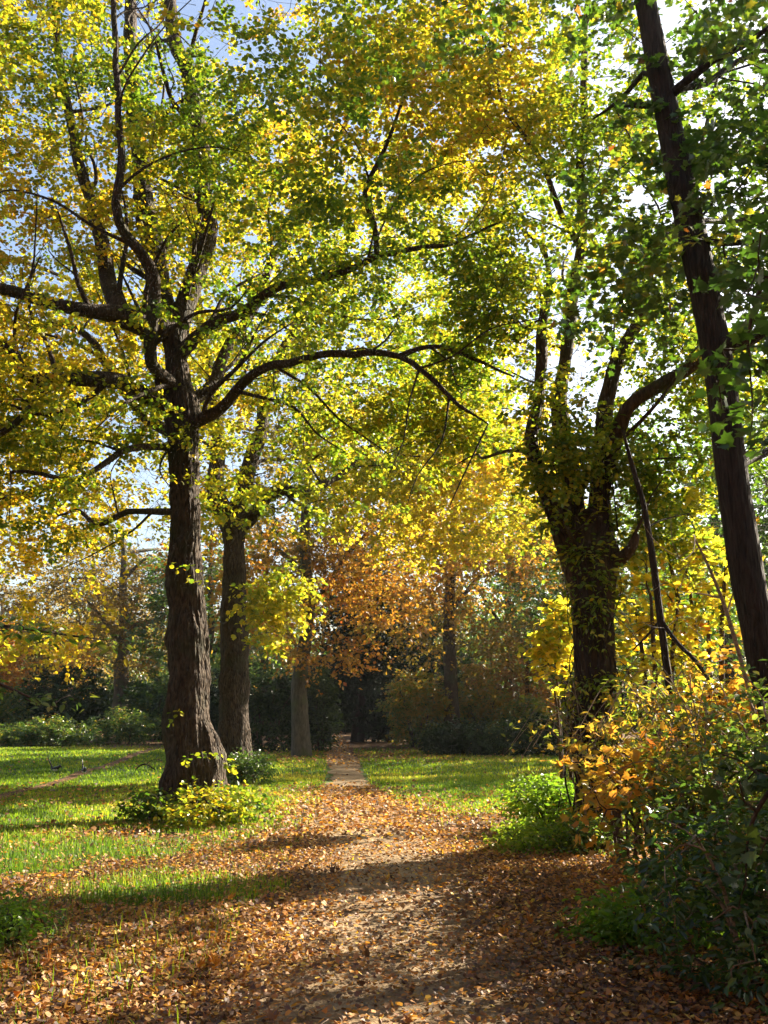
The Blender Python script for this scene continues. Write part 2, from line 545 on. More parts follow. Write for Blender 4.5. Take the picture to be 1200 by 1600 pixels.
# ================================================================== SETTING
# path outline: left and right edge in the picture's ground directions
PE = [(250, 920, 1760), (330, 890, 1600), (420, 820, 1480), (462, 770, 1400), (482, 715, 1330), (496, 655, 1280), (505, 605, 1245),
      (512, 574, 1222), (514, 562, 1195), (512, 549, 1172), (509, 537, 1156), (509, 531, 1143), (510, 527, 1128), (513, 524, 1116)]
PL = np.array([G(a, y) for a, b, y in PE]); PR = np.array([G(b, y) for a, b, y in PE])
def path_edges(y):
    return np.interp(y, PL[:, 1], PL[:, 0]), np.interp(y, PR[:, 1], PR[:, 0])
SIDE = np.array([G(680, 1305), G(740, 1290), G(800, 1273), G(850, 1258), G(930, 1245), G(1060, 1238)])       # track leaving to the right
TRAIL = np.array([G(-60, 1262), G(20, 1238), G(75, 1226), G(100, 1219), G(135, 1206), G(165, 1200), G(190, 1190), G(212, 1179), G(238, 1172), G(300, 1163)])

def dist_poly(x, y, poly):
    d = np.full(np.shape(x), 1e9)
    for a, b in zip(poly[:-1], poly[1:]):
        ab = b - a
        t = np.clip(((x - a[0]) * ab[0] + (y - a[1]) * ab[1]) / np.dot(ab, ab), 0, 1)
        d = np.minimum(d, np.hypot(x - a[0] - t * ab[0], y - a[1] - t * ab[1]))
    return d

def litter_density(x, y):
    """0..1 share of the ground hidden under fallen leaves"""
    l, rr = path_edges(y)
    mid, hw = (l + rr) / 2, (rr - l) / 2
    u = np.abs(x - mid) / hw
    onpath = 1 - smooth(0.85, 1.15, u)
    nz = n2(x, y, 0.55, 21, 3); nz2 = n2(x, y, 1.7, 22, 2)
    side = smooth(0.35, 1.0, u)
    d = onpath * (0.38 + 0.5 * side + 0.7 * (nz - 0.5) + 0.3 * (nz2 - .5))
    off_l = (x < mid) * smooth(0.85, 1.1, u)
    # left of the path: leaves thick near the camera, thinning into the grass further away and out
    far = smooth(8.5, 12.5, y + 0.5 * x)
    d = d + off_l * ((1 - far) * 0.95 + far * (0.75 - 0.62 * smooth(12.5, 17, y + 0.25 * np.maximum(-x - 1, 0) * 2))) * (0.25 + 1.1 * smooth(0.38, 0.62, nz))
    off_r = (x >= mid) * smooth(0.85, 1.1, u)
    d = d + off_r * (1.0 * (1 - smooth(10.5, 13.5, y)) + 0.28 * smooth(10.5, 13.5, y) * (1 - smooth(15, 20, y)))
    beyond = np.maximum(np.maximum(l - x, x - rr), 0)
    verge = (1 - smooth(0.1, 1.5, beyond + 1.3 * (nz - 0.5))) * smooth(0.0, 0.15, beyond) * smooth(8.5, 10, y) * (1 - smooth(16.5, 26, y))
    d = d + 0.6 * verge
    d = np.where((y > 13.2) & (y < 19), d + 0.5 * onpath, d)
    d = np.where(y < 12, d * 0.9, d)
    d = d * (1 - 0.85 * smooth(19.5, 21.0, y) * (1 - smooth(24.5, 27, y)))
    d = d + 0.6 * onpath * smooth(24.5, 27, y)
    d = d + 0.35 * (1 - smooth(0.2, 0.7, dist_poly(x, y, SIDE))) 
    d = d + 0.5 * (1 - smooth(1.0, 5.0, np.hypot(x + 2.6, y - 30))) + 0.5 * (1 - smooth(1.0, 5.0, np.hypot(x - 1.6, y - 30.5)))
    d = d + 0.10 * (nz2 > 0.5) * smooth(12, 14, y) * (1 - smooth(18, 24, y))
    green = ((x < -2.6) & (y < 8.0)) * smooth(-2.4, -3.2, x) * 0.0
    d = d * (1 - 0.6 * smooth(1.2, 2.0, -x) * smooth(8.6, 9.4, y) * (1 - smooth(12.5, 13.2, y)) * smooth(0.40, 0.55, n2(x, y, 0.7, 57, 3)))
    d = d - smooth(1.9, 2.6, -x) * (1 - smooth(7.3, 8.2, y)) * 0.5 * smooth(0.35, 0.55, n2(x, y, 0.5, 55, 2))
    return np.clip(d, 0, 1)

def grass_density(x, y):
    l, rr = path_edges(y)
    mid, hw = (l + rr) / 2, (rr - l) / 2
    u = np.abs(x - mid) / hw
    g = smooth(1.0, 1.35, u)
    g = g * (1 - 0.9 * smooth(0.5, 0.95, litter_density(x, y)))
    g = g * (1 - (1 - smooth(0.10, 0.25, dist_poly(x, y, TRAIL)))) * (1 - 0.85 * (1 - smooth(0.15, 0.5, dist_poly(x, y, SIDE))))
    g = g * (1 - (x > mid) * (1 - smooth(10.5, 12.5, y)))
    g = g * (1 - smooth(31, 36, y + 0.15 * x))
    return np.clip(g, 0, 1)

def spaced(segs):
    return np.unique(np.round(np.concatenate([np.arange(a, b, s) for a, b, s in segs]), 4))
gx = spaced([(-400, -60, 40), (-60, -16, 2), (-16, 12, 0.16), (12, 60, 2), (60, 401, 40)])
gy = spaced([(-60, 0, 5), (0, 3, .5), (3, 34, 0.16), (34, 80, 2), (80, 481, 40)])
GX, GY = np.meshgrid(gx, gy)
GZ = ground_z(GX, GY)
mb = MB()
nx, ny = len(gx), len(gy)
i = (np.arange(ny - 1)[:, None] * nx + np.arange(nx - 1)[None, :])
mb.add(np.stack([GX, GY, GZ], -1).reshape(-1, 3), [np.stack([i, i + 1, i + nx + 1, i + nx], -1).reshape(-1, 4)])
# ground material: lawn soil, green sward and rotting leaves
m, nt, out = new_mat('ground')
at = nt.nodes.new('ShaderNodeAttribute'); at.attribute_name = 'litter'
tc = nt.nodes.new('ShaderNodeTexCoord')
na = nt.nodes.new('ShaderNodeTexNoise'); na.inputs['Scale'].default_value = 22; na.inputs['Detail'].default_value = 6
nb = nt.nodes.new('ShaderNodeTexNoise'); nb.inputs['Scale'].default_value = 1.1; nb.inputs['Detail'].default_value = 4
nc = nt.nodes.new('ShaderNodeTexVoronoi'); nc.inputs['Scale'].default_value = 26
for q in (na, nb, nc): nt.links.new(tc.outputs['Object'], q.inputs['Vector'])
rg = ramp(nt, [(0.3, (.028, .055, .012)), (0.5, (.055, .10, .018)), (0.72, (.10, .13, .03))])
nt.links.new(na.outputs['Fac'], rg.inputs[0])
rl = ramp(nt, [(0.0, (.035, .021, .013)), (0.45, (.10, .058, .03)), (0.8, (.18, .10, .045)), (1, (.26, .15, .055))])  # rotting leaves, darkened so gaps between fallen leaves read as shadow
sv = nt.nodes.new('ShaderNodeSeparateColor'); nt.links.new(nc.outputs['Color'], sv.inputs[0]); nt.links.new(sv.outputs[0], rl.inputs[0])
ma = nt.nodes.new('ShaderNodeMath'); ma.operation = 'MULTIPLY_ADD'; ma.inputs[1].default_value = 0.5
nt.links.new(nb.outputs['Fac'], ma.inputs[0]); nt.links.new(at.outputs['Fac'], ma.inputs[2])
rm = ramp(nt, [(0.42, (0, 0, 0)), (0.72, (1, 1, 1))]); nt.links.new(ma.outputs[0], rm.inputs[0])
mx = nt.nodes.new('ShaderNodeMix'); mx.data_type = 'RGBA'
nt.links.new(rm.outputs[0], mx.inputs[0]); nt.links.new(rg.outputs[0], mx.inputs[6]); nt.links.new(rl.outputs[0], mx.inputs[7])
bu = nt.nodes.new('ShaderNodeBump'); bu.inputs['Strength'].default_value = 0.8; bu.inputs['Distance'].default_value = 0.03
nt.links.new(na.outputs['Fac'], bu.inputs['Height'])
bs = nt.nodes.new('ShaderNodeBsdfPrincipled'); bs.inputs['Roughness'].default_value = 0.9; bs.inputs['Specular IOR Level'].default_value = 0.15
nt.links.new(mx.outputs[2], bs.inputs['Base Color']); nt.links.new(bu.outputs[0], bs.inputs['Normal']); nt.links.new(bs.outputs[0], out.inputs[0])
go = mb.build('ground', m)
a = go.data.attributes.new('litter', 'FLOAT', 'POINT')
woods = smooth(31, 36, GY + 0.15 * GX) + (GX > 1.6) * (1 - smooth(10.5, 13, GY)) * 0.9
trod = np.maximum(1 - smooth(0.08, 0.22, dist_poly(GX, GY, TRAIL)), 0.8 * (1 - smooth(0.15, 0.45, dist_poly(GX, GY, SIDE))))
a.data.foreach_set('value', np.clip(np.maximum(np.maximum(litter_density(GX, GY) * 0.75, woods), trod), 0, 1).astype(np.float32).ravel())
tag(go, kind='structure')

def dirt_mat(name, c0, c1, c2):
    m, nt, out = new_mat(name)
    tc = nt.nodes.new('ShaderNodeTexCoord')
    a = nt.nodes.new('ShaderNodeTexNoise'); a.inputs['Scale'].default_value = 2.2; a.inputs['Detail'].default_value = 8; a.inputs['Roughness'].default_value = 0.65
    b = nt.nodes.new('ShaderNodeTexNoise'); b.inputs['Scale'].default_value = 70; b.inputs['Detail'].default_value = 4
    v = nt.nodes.new('ShaderNodeTexVoronoi'); v.inputs['Scale'].default_value = 55
    for q in (a, b, v): nt.links.new(tc.outputs['Object'], q.inputs['Vector'])
    r = ramp(nt, [(0.32, c0), (0.5, c1), (0.68, c2)])
    mm = nt.nodes.new('ShaderNodeMath'); mm.operation = 'MULTIPLY_ADD'; mm.inputs[1].default_value = 0.35
    s2 = nt.nodes.new('ShaderNodeMath'); s2.operation = 'SUBTRACT'; s2.inputs[1].default_value = 0.17
    nt.links.new(a.outputs['Fac'], s2.inputs[0]); nt.links.new(b.outputs['Fac'], mm.inputs[0]); nt.links.new(s2.outputs[0], mm.inputs[2])
    nt.links.new(mm.outputs[0], r.inputs[0])
    h = nt.nodes.new('ShaderNodeMath'); h.operation = 'MULTIPLY_ADD'; h.inputs[1].default_value = 0.6
    nt.links.new(v.outputs['Distance'], h.inputs[0]); nt.links.new(b.outputs['Fac'], h.inputs[2])
    bu = nt.nodes.new('ShaderNodeBump'); bu.inputs['Strength'].default_value = 0.7; bu.inputs['Distance'].default_value = 0.012
    nt.links.new(h.outputs[0], bu.inputs['Height'])
    d = nt.nodes.new('ShaderNodeBsdfPrincipled'); d.inputs['Roughness'].default_value = 0.9; d.inputs['Specular IOR Level'].default_value = 0.2
    nt.links.new(r.outputs[0], d.inputs['Base Color']); nt.links.new(bu.outputs[0], d.inputs['Normal']); nt.links.new(d.outputs[0], out.inputs[0])
    return m
M_PATH = dirt_mat('path earth', (.12, .08, .042), (.22, .155, .085), (.31, .23, .135))

# the path is a sheet a few millimetres above the ground
ys = np.concatenate([np.arange(3.2, 36, 0.12), np.arange(36, 100, 1.5)])
l, rr = path_edges(ys)
k = 17
uu = np.linspace(0, 1, k)
jl = 0.40 * (n2(ys, ys * 0, 1.1, 61, 3) - 0.5) + 0.10 * (n2(ys, ys * 0, 5, 62, 2) - 0.5)
jr = 0.40 * (n2(ys, ys * 0, 1.1, 63, 3) - 0.5) + 0.10 * (n2(ys, ys * 0, 5, 64, 2) - 0.5)
X = (l + jl)[:, None] * (1 - uu) + (rr + jr)[:, None] * uu
Y = np.repeat(ys[:, None], k, 1)
Z = ground_z(X, Y) + 0.006
mb = MB()
i = np.arange(len(ys) - 1)[:, None] * k + np.arange(k - 1)[None, :]
mb.add(np.stack([X, Y, Z], -1).reshape(-1, 3), [np.stack([i, i + 1, i + k + 1, i + k], -1).reshape(-1, 4)])
po = mb.build('path', M_PATH); tag(po, kind='structure')

# ---------------- fallen leaves (ground cover)
def scatter(n, x0, x1, y0, y1, dens, r):
    x = r.uniform(x0, x1, n); y = r.uniform(y0, y1, n)
    keep = r.uniform(0, 1, n) < dens(x, y)
    return x[keep], y[keep]
def litter(mb, x, y, r, s0, s1, lift, T):
    n = len(x)
    z = ground_z(x, y) + 0.008 + r.uniform(0, lift, n)
    c = np.stack([x, y, z], -1)
    th = r.uniform(0, 2 * math.pi, n)
    d = np.stack([np.cos(th), np.sin(th), r.normal(0, 0.33, n)], -1)
    nn = np.stack([r.normal(0, 0.40, n), r.normal(0, 0.40, n), np.ones(n)], -1)
    s = s0 + (s1 - s0) * r.beta(1.3, 2.2, n)
    t = np.clip(0.42 + (n2(x, y, 0.8, 77, 2) - 0.5) * 0.5 + r.normal(0, 0.31, n), 0, 1)
    add_leaves(mb, c, d, nn, s, t, T, curl=np.abs(r.normal(0.3, 1.0, n)))
mb = MB()
r = np.random.default_rng(11)
for (n, x0, x1, y0, y1, s0, s1) in ((76000, -3.6, 3.6, 3.6, 7.2, .022, .052), (96000, -6, 5.2, 7.2, 12, .025, .054), (42000, -8, 6, 12, 19.5, .045, .08), (18000, -10, 10, 19.5, 36, .06, .10), (9000, -7, 5, 36, 66, .09, .16)):
    x, y = scatter(n, x0, x1, y0, y1, lambda a, b: litter_density(a, b) ** 1.25, r)
    h = len(x) // 2
    litter(mb, x[:h], y[:h], r, s0, s1, 0.036, T_ROUND)
    litter(mb, x[h:], y[h:], r, s0, s1, 0.036, T_OVAL)
x, y = scatter(2600, -3.6, 4.2, 4, 10, lambda a, b: 0.25 + 0.75 * litter_density(a, b), r)
litter(mb, x, y, r, .08, .14, 0.03, T_MAPLE) if False else None
x, y = scatter(16000, -12, 8, 9, 30, lambda a, b: 0.09 * np.ones_like(a), r)
litter(mb, x, y, r, .05, .08, 0.05, T_ROUND)
lo = mb.build('fallen_leaves', M_LITTER)
tw = MB()
x, y = scatter(420, -4.5, 4.5, 4, 15, lambda a, b: 0.2 + 0.6 * litter_density(a, b), r)
for a, b in zip(x, y):
    th = r.uniform(0, 6.28); ln = r.uniform(.06, .32); e = r.normal(0, .25, 3)
    pts = [np.array([a + math.cos(th + e[k] * k) * ln * k / 3, b + math.sin(th + e[k] * k) * ln * k / 3, float(ground_z(a, b)) + .03 + r.uniform(0, .015)]) for k in range(3)]
    tube(tw, pts, np.array([.005, .004, .002]) * r.uniform(.6, 1.3), 5)
two = tw.build('fallen_twigs', B_TWIG); tag(two, kind='stuff'); tag(lo, kind='stuff')
mb = MB()
x, y = scatter(900, -3.6, 4.2, 4, 10, lambda a, b: litter_density(a, b) ** 2, r)
litter(mb, x, y, r, .045, .08, 0.03, T_MAPLE)
mo = mb.build('fallen_maple_leaves', M_LITTER); tag(mo, kind='stuff')

# ---------------- grass
def blades(mb, x, y, r, h0, h1, w, tint, per=1):
    n = len(x)
    z = ground_z(x, y)
    th = r.uniform(0, 2 * math.pi, n)
    lean = r.uniform(0.1, 0.9, n)
    h = r.uniform(h0, h1, n)
    b = np.stack([x, y, z], -1)
    s = np.stack([np.cos(th), np.sin(th), np.zeros(n)], -1) * (w * r.uniform(.6, 1.2, n))[:, None]
    ld = np.stack([-np.sin(th), np.cos(th), np.zeros(n)], -1)
    mid = b + np.stack([0 * h, 0 * h, h * 0.6], -1) + ld * (h * lean * 0.25)[:, None]
    tip = b + np.stack([0 * h, 0 * h, h], -1) + ld * (h * lean * 0.8)[:, None]
    v = np.stack([b - s, b + s, mid + s * 0.7, mid - s * 0.7, tip], 1)
    bi = (np.arange(n) * 5)[:, None]
    mb.add(v.reshape(-1, 3), [bi + np.array([[0, 1, 2, 3]]), bi + np.array([[3, 2, 4]])], tint=tint, smooth_=False)
mb = MB()
r = np.random.default_rng(12)
for (n, x0, x1, y0, y1, h0, h1, w) in ((26000, -5, -1, 4, 8.5, .05, .16, .004), (60000, -8, 5, 8.5, 14, .04, .11, .005), (90000, -12, 9, 14, 22, .025, .075, .009), (110000, -22, 20, 22, 38, .03, .07, .017)):
    x, y = scatter(n, x0, x1, y0, y1, grass_density, r)
    t = np.clip(0.47 + (n2(x, y, 0.5, 91, 3) - 0.5) * 1.3 + (n2(x, y, 3.0, 92, 2) - 0.5) * 0.5 + r.normal(0, 0.2, len(x)), 0, 1)
    blades(mb, x, y, r, h0, h1, w, t)
gr = mb.build('grass', M_GRASS); tag(gr, kind='stuff')

# ================================================================== MAIN TREES
def base_at(x, y): return np.array([x, y, float(ground_z(np.array([x]), np.array([y]))[0])])
def pts_px(lst, D):
    return [P(a[0], a[1], D + (a[2] if len(a) > 2 else 0)) for a in lst]
def prof(lst, D):
    c = [P((a + b) / 2, y, D) for y, a, b in lst]
    return c, [(b - a) / 2 / F * D * 1.02 for y, a, b in lst]

def leaf_crown(t, root, tips, mat, r, per, R, size, T, base, amp=0.5, seed=0, ns=0.35, flat=0.55, twl=5, centre=None, grad=None, droop=0.15, outw=0.5, var=0.16, twigs=True, twig_mat=None, name='crown', nstd=None, clear=None):
    c, d, n, seg = sprays(tips, t.Q, r, per, R, flat, twl, droop, outw, centre)
    if clear is not None:
        k = clear(c); c, d, n = c[k], d[k], n[k]
    mb = MB()
    s = r.uniform(size * 0.7, size * 1.2, len(c))
    add_leaves(mb, c, d, n, s, tint_of(c, r, base, var, ns, seed, amp, grad), T)
    co = mb.build(name, mat, root)
    if twigs:
        tm = MB(); twiglets(tm, seg)
        tm.build('twigs', twig_mat or B_TWIG, co)
    return co

# ---- the big lime on the left
D1 = 14.5
t1 = Tree(101)
prof1 = [(1290, 240, 356), (1262, 243, 354), (1235, 249, 352), (1200, 254, 350), (1172, 255, 342), (1145, 254, 335), (1115, 258, 332), (1080, 261, 330), (1040, 262, 327), (1000, 261, 326),
         (950, 261, 321), (900, 260, 318), (850, 261, 317), (800, 262, 317), (750, 263, 312), (700, 261, 311), (660, 255, 314), (630, 254, 312), (600, 256, 302), (560, 256, 294), (520, 250, 290)]
c, rd = prof(prof1, D1); rd = [q * .93 for q in rd]
c[0][2] = c[0][2] - 0.1
bx = c[1]
root1 = empty('lime_tree', base_at(bx[0], bx[1]), 'large lime tree with thick knobbly trunk, its right side sunlit, left of the path', 'tree', 'lime trees beside the path')
trunk_ids = t1.path(c, rd, limb=0, step=0.12)
mb = MB()
tp, tr = resample(c, rd, 0.045)
tube(mb, tp, tr, 120, rough=0.24, ridge=0.20, seed=9, flare=0.62)
mb.build('trunk', B_LIME, root1)
def rp(px): return px / F * D1
L = {}
L['a'] = t1.branch(pts_px([(275, 655), (235, 622, -.3), (205, 600, -.6), (160, 588, -1), (100, 586, -1.3), (45, 577, -1.5), (30, 550, -1.6), (0, 525, -1.8), (-60, 480, -2)], D1), [.16, .14, .125, .11, .10, .09, .07, .06, .04])
t1.branch(pts_px([(75, 600, -1.3), (68, 612, -1.4), (35, 650, -1.6), (0, 680, -1.7), (-60, 700, -2)], D1), [.07, .06, .05, .045, .03])
t1.branch(pts_px([(255, 525), (225, 508, -.3), (190, 492, -.5), (160, 484, -.8), (80, 468, -1.2), (0, 455, -1.6), (-90, 445, -2)], D1), [.2, .18, .17, .12, .1, .085, .05])
t1.branch(pts_px([(195, 494, -.5), (178, 462, -.3), (165, 430, 0), (150, 340, .3), (120, 250, .6), (95, 120, .8), (80, -60, 1), (60, -260, 1.2)], D1), [.15, .15, .13, .11, .09, .075, .06, .03])
t1.branch(pts_px([(262, 610), (245, 575, -.6), (238, 540, -.9), (238, 440, -1.2), (222, 400, -1.4), (198, 365, -1.6), (182, 315, -1.8), (190, 250, -1.9), (182, 150, -2), (176, 60, -2.1), (178, -60, -2.2), (190, -220, -2.2)], D1), [.11, .10, .10, .09, .08, .075, .065, .055, .05, .045, .035, .02])
t1.branch(pts_px([(262, 520), (250, 460, .4), (246, 410, .6), (232, 330, .9), (215, 250, 1.2), (208, 150, 1.4), (205, 0, 1.6), (190, -200, 1.8), (190, -420, 2)], D1), [.22, .21, .20, .18, .155, .135, .11, .08, .03])
t1.branch(pts_px([(278, 540), (286, 480, .2), (305, 430, .3), (325, 350, .4), (315, 230, .4), (300, 120, .4), (270, 60, .5), (268, -60, .6), (290, -300, .8), (290, -520, .8)], D1), [.19, .17, .16, .15, .14, .13, .12, .10, .06, .03])
t1.branch(pts_px([(280, 560), (330, 505, -.3), (375, 488, -.6), (400, 462, -.9), (440, 435, -1.2), (500, 425, -1.4), (560, 412, -1.6), (590, 395, -1.7), (640, 386, -1.9), (720, 368, -2.1), (790, 340, -2.2)], D1), [.13, .095, .085, .075, .068, .06, .05, .045, .04, .03, .012])
t1.branch(pts_px([(595, 394, -1.7), (585, 350, -1.9), (570, 300, -2), (600, 230, -2.2), (640, 150, -2.4)], D1), [.045, .04, .035, .03, .02])
t1.branch(pts_px([(300, 665), (345, 640, -.4), (385, 600, -.8), (420, 578, -1.1), (460, 570, -1.4), (510, 552, -1.7), (560, 545, -2), (630, 555, -2.3), (660, 572, -2.4), (690, 600, -2.5), (720, 632, -2.5), (768, 660, -2.5)], D1), [.12, .092, .078, .068, .06, .053, .047, .042, .038, .033, .025, .008])
for hp in ([(655, 587, -2.4), (636, 640, -2.5), (631, 690, -2.5), (605, 760, -2.6)], [(710, 625, -2.5), (690, 690, -2.5), (655, 745, -2.6), (640, 790, -2.6)], [(762, 658, -2.5), (735, 720, -2.6), (705, 790, -2.6)]):
    t1.branch(pts_px(hp, D1), [.016, .012, .009, .004][:len(hp)])
t1.branch(pts_px([(640, 558, -2.3), (652, 545, -2.3), (690, 540, -2.4), (740, 560, -2.5), (800, 585, -2.6)], D1), [.04, .035, .03, .025, .012])
t1.branch(pts_px([(300, 640), (335, 600, .5), (345, 570, .7), (362, 530, 1), (400, 480, 1.4), (430, 400, 1.6), (470, 330, 1.8), (520, 240, 2), (560, 120, 2.2), (580, -50, 2.4)], D1), [.12, .11, .1, .09, .08, .075, .06, .05, .04, .02])
t1.branch(pts_px([(270, 700), (225, 698, -.5), (195, 704, -.9), (165, 725, -1.2), (120, 748, -1.5), (75, 740, -1.8), (20, 735, -2)], D1), [.06, .05, .05, .045, .04, .03, .02])
t1.branch(pts_px([(270, 800), (240, 798, .5), (205, 797, .9), (158, 815, 1.2), (122, 795, 1.5), (90, 800, 1.8)], D1), [.06, .055, .05, .045, .035, .02])
t1.branch(pts_px([(265, 690, 0), (230, 650, .6), (190, 590, 1.1), (150, 540, 1.6), (110, 510, 2), (60, 500, 2.4), (0, 470, 2.8)], D1), [.1, .09, .08, .07, .055, .04, .025])
att = np.concatenate([
    ellipsoid(t1.r, 1040, (-3.3, 14.0, 10.2), (6.3, 5.6, 5.6), 0.45, 0.40, 0.45, 5, cut=lambda q: (q[:, 2] > 4.6 + 0.18 * np.abs(q[:, 0] + 3)) & ~((q[:, 1] < 13.8) & (q[:, 0] > -5.6) & (q[:, 0] < -1.4) & (fbm(q, 0.9, 71, 2) < 0.56))),
    ellipsoid(t1.r, 190, (-5.6, 13.2, 5.6), (2.6, 3.0, 2.0), 0.5, 0.42, 0.6, 6),
    ellipsoid(t1.r, 260, (-5.8, 14.6, 11.6), (3.2, 3.0, 3.4), 0.5, 0.36, 0.6, 9),
    ellipsoid(t1.r, 70, (0.9, 13.7, 5.8), (1.3, 0.9, .9), 0.5, 0.3, 0.8, 10),
    ellipsoid(t1.r, 85, (0.2, 13.4, 7.4), (2.6, 1.6, 2.2), 0.5, 0.38, 0.6, 7),
    ellipsoid(t1.r, 100, (-0.5, 12.6, 10.8), (2.6, 2.4, 2.2), 0.5, 0.36, 0.6, 8)])
t1.fork(every=0.75)
tips = t1.grow(att, minz=3.8)
spr = t1.grow(np.array([P(283, 885, 13.95), P(305, 880, 13.95), P(318, 905, 14.0), P(300, 1190, 13.85), P(278, 1112, 14.0), P(345, 1188, 14.0), P(352, 1200, 14.1), P(322, 1180, 13.9), P(268, 640, 13.9), P(300, 745, 14.0), P(320, 755, 14.0), P(275, 745, 14.0)]), minz=0.3, step=.1)
t1.wood(root1, B_LIME, skip=(0,))
r = np.random.default_rng(21)
leaf_crown(t1, root1, tips, M_LIME, r, 90, 0.48, 0.066, T_ROUND, 0.49, amp=0.55, seed=31, ns=0.4, centre=np.array([-3.3, 14, 9]),
           grad=lambda c: 0.10 * smooth(9, 14, c[:, 2]) + 0.0 + 0.05 * smooth(-4, -7, c[:, 0]) - 0.06 * smooth(8, 6, c[:, 2]) * smooth(-2.5, -0.5, c[:, 0]), twl=6, flat=.45)

leaf_crown(t1, root1, spr, M_LIME, np.random.default_rng(29), 11, 0.2, 0.075, T_ROUND, 0.5, amp=0.4, seed=39, twigs=False, name='leaves', twl=3)

# ---- the lime behind it
D2 = 21.0
t2 = Tree(102)
c, rd = prof([(1232, 334, 402), (1205, 340, 398), (1180, 338, 396), (1140, 338, 393), (1100, 342, 390), (1040, 342, 388), (1000, 343, 389), (950, 344, 386), (900, 349, 385), (850, 350, 384), (810, 343, 388)], D2); rd = [q * .93 for q in rd]
root2 = empty('lime_tree', base_at(c[1][0], c[1][1]), 'lime tree with dark forking trunk standing just behind the larger lime', 'tree', 'lime trees beside the path')
t2.path(c, rd, limb=0, step=0.15)
mb = MB(); tp, tr = resample(c, rd, 0.06); tube(mb, tp, tr, 80, rough=0.18, ridge=0.18, seed=4, flare=0.25); mb.build('trunk', B_LIME, root2)
t2.branch(pts_px([(355, 830), (345, 790), (335, 765, .3), (338, 700, .6), (330, 600, 1), (310, 480, 1.3), (290, 300, 1.6), (280, 150, 2)], D2), [.26, .2, .19, .17, .14, .11, .07, .03])
t2.branch(pts_px([(372, 830), (395, 808), (412, 780, -.5), (440, 770, -1), (480, 772, -1.0), (530, 745, 0), (580, 700, 1.2), (630, 690, 2.4)], D2), [.2, .15, .13, .12, .10, .07, .05, .03])
t2.branch(pts_px([(365, 825), (380, 760, .3), (400, 680, .6), (430, 580, 1), (480, 480, 1.4), (540, 380, 1.8), (600, 240, 2.2), (640, 120, 2.6)], D2), [.2, .18, .16, .14, .12, .1, .07, .03])
att = np.concatenate([
    ellipsoid(t2.r, 560, (-1.6, 21.2, 9.3), (6.2, 5.0, 5.6), 0.45, 0.40, 0.4, 15, cut=lambda q: q[:, 2] > 5.2),
    ellipsoid(t2.r, 430, (1.5, 24.0, 7.3), (3.8, 2.4, 2.5), 0.5, 0.36, 0.5, 16, cut=lambda q: q[:, 2] > 5.0 + 0.2 * np.abs(q[:, 0] - 1.5)),
    ellipsoid(t2.r, 34, (-2.05, 18.4, 3.55), (0.6, 0.6, 0.9), 0.6)])
t2.fork(every=1.0, rmin=.05)
tips = t2.grow(att, minz=3.2)
t2.wood(root2, B_LIME, skip=(0,))
r = np.random.default_rng(22)
leaf_crown(t2, root2, tips, M_GOLD, r, 66, 0.58, 0.092, T_ROUND, 0.30, amp=0.4, seed=32, ns=0.35, centre=np.array([-1.6, 21.2, 8]), grad=lambda c: -0.05 * smooth(8, 6, c[:, 2]))

# ---- forked tree on the right with climbing stems
D3 = 12.0
def s3(c): return (c[0] * 12 / 14, c[1] * 12 / 14, EYE + (c[2] - EYE) * 12 / 14)
t3 = Tree(103)
c, rd = prof([(1310, 890, 975), (1270, 894, 970), (1220, 896, 967), (1150, 897, 965), (1080, 896, 964), (1000, 893, 963), (950, 889, 963), (900, 884, 966), (860, 876, 972), (840, 880, 962), (815, 892, 948), (800, 905, 935)], D3); rd = [q * .88 for q in rd]
root3 = empty('forked_maple', base_at(c[1][0], c[1][1]), 'tall tree splitting into four stems above a vine covered trunk, right of the path', 'tree')
t3.path(c, rd, limb=0, step=0.12)
mb = MB(); tp, tr = resample(c, rd, 0.045); tube(mb, tp, tr, 80, rough=0.10, ridge=0.14, seed=14, flare=0.15); mb.build('trunk', B_BROWN, root3)
t3.branch(pts_px([(908, 960), (897, 880, -.05), (872, 815, -.15), (848, 755, -.25), (834, 700, -.3), (842, 640, -.2), (850, 580), (848, 520), (850, 480), (856, 430, .3), (840, 390, .5), (810, 350, .8), (780, 280, 1)], D3), [0.1722, 0.1638, 0.1176, 0.099, 0.09, 0.075, 0.072, 0.069, 0.06, 0.036, 0.03, 0.024, 0.012])
t3.branch(pts_px([(922, 960), (908, 860, .05), (896, 780, .2), (886, 700, .3), (878, 620, .4), (884, 560, .5), (897, 480, .6), (910, 390, .7), (910, 290, .8), (916, 150, .9), (920, 0, 1), (925, -200, 1.2), (920, -420, 1.3)], D3), [0.2066, 0.1966, 0.1529, 0.132, 0.114, 0.09, 0.09, 0.081, 0.066, 0.054, 0.048, 0.036, 0.012])
t3.branch(pts_px([(938, 960), (940, 860, .05), (944, 780, .15), (944, 700, .2), (946, 630, .2), (958, 580, .2), (985, 545, .2), (1010, 505, .2), (1025, 450, .3), (1032, 405, .3), (1050, 375, .4), (1080, 330, .6), (1100, 240, .8), (1120, 100, 1), (1120, -100, 1.2)], D3), [0.1929, 0.1835, 0.1411, 0.12, 0.108, 0.096, 0.09, 0.084, 0.072, 0.066, 0.057, 0.048, 0.036, 0.024, 0.012])
t3.branch(pts_px([(950, 800, .3), (958, 700, -.3), (975, 645, -.5), (1005, 618, -.6), (1050, 590, -.7), (1090, 562, -.8), (1130, 548, -1), (1180, 525, -1.2), (1250, 480, -1.5)], D3), [q * .66 for q in (.16, .15, .14, .13, .12, .11, .1, .08, .05,)])
t3.branch(pts_px([(955, 890), (972, 872, -.3), (990, 852, -.5), (996, 838, -.55)], D3), [.12, .085, .06, .03])
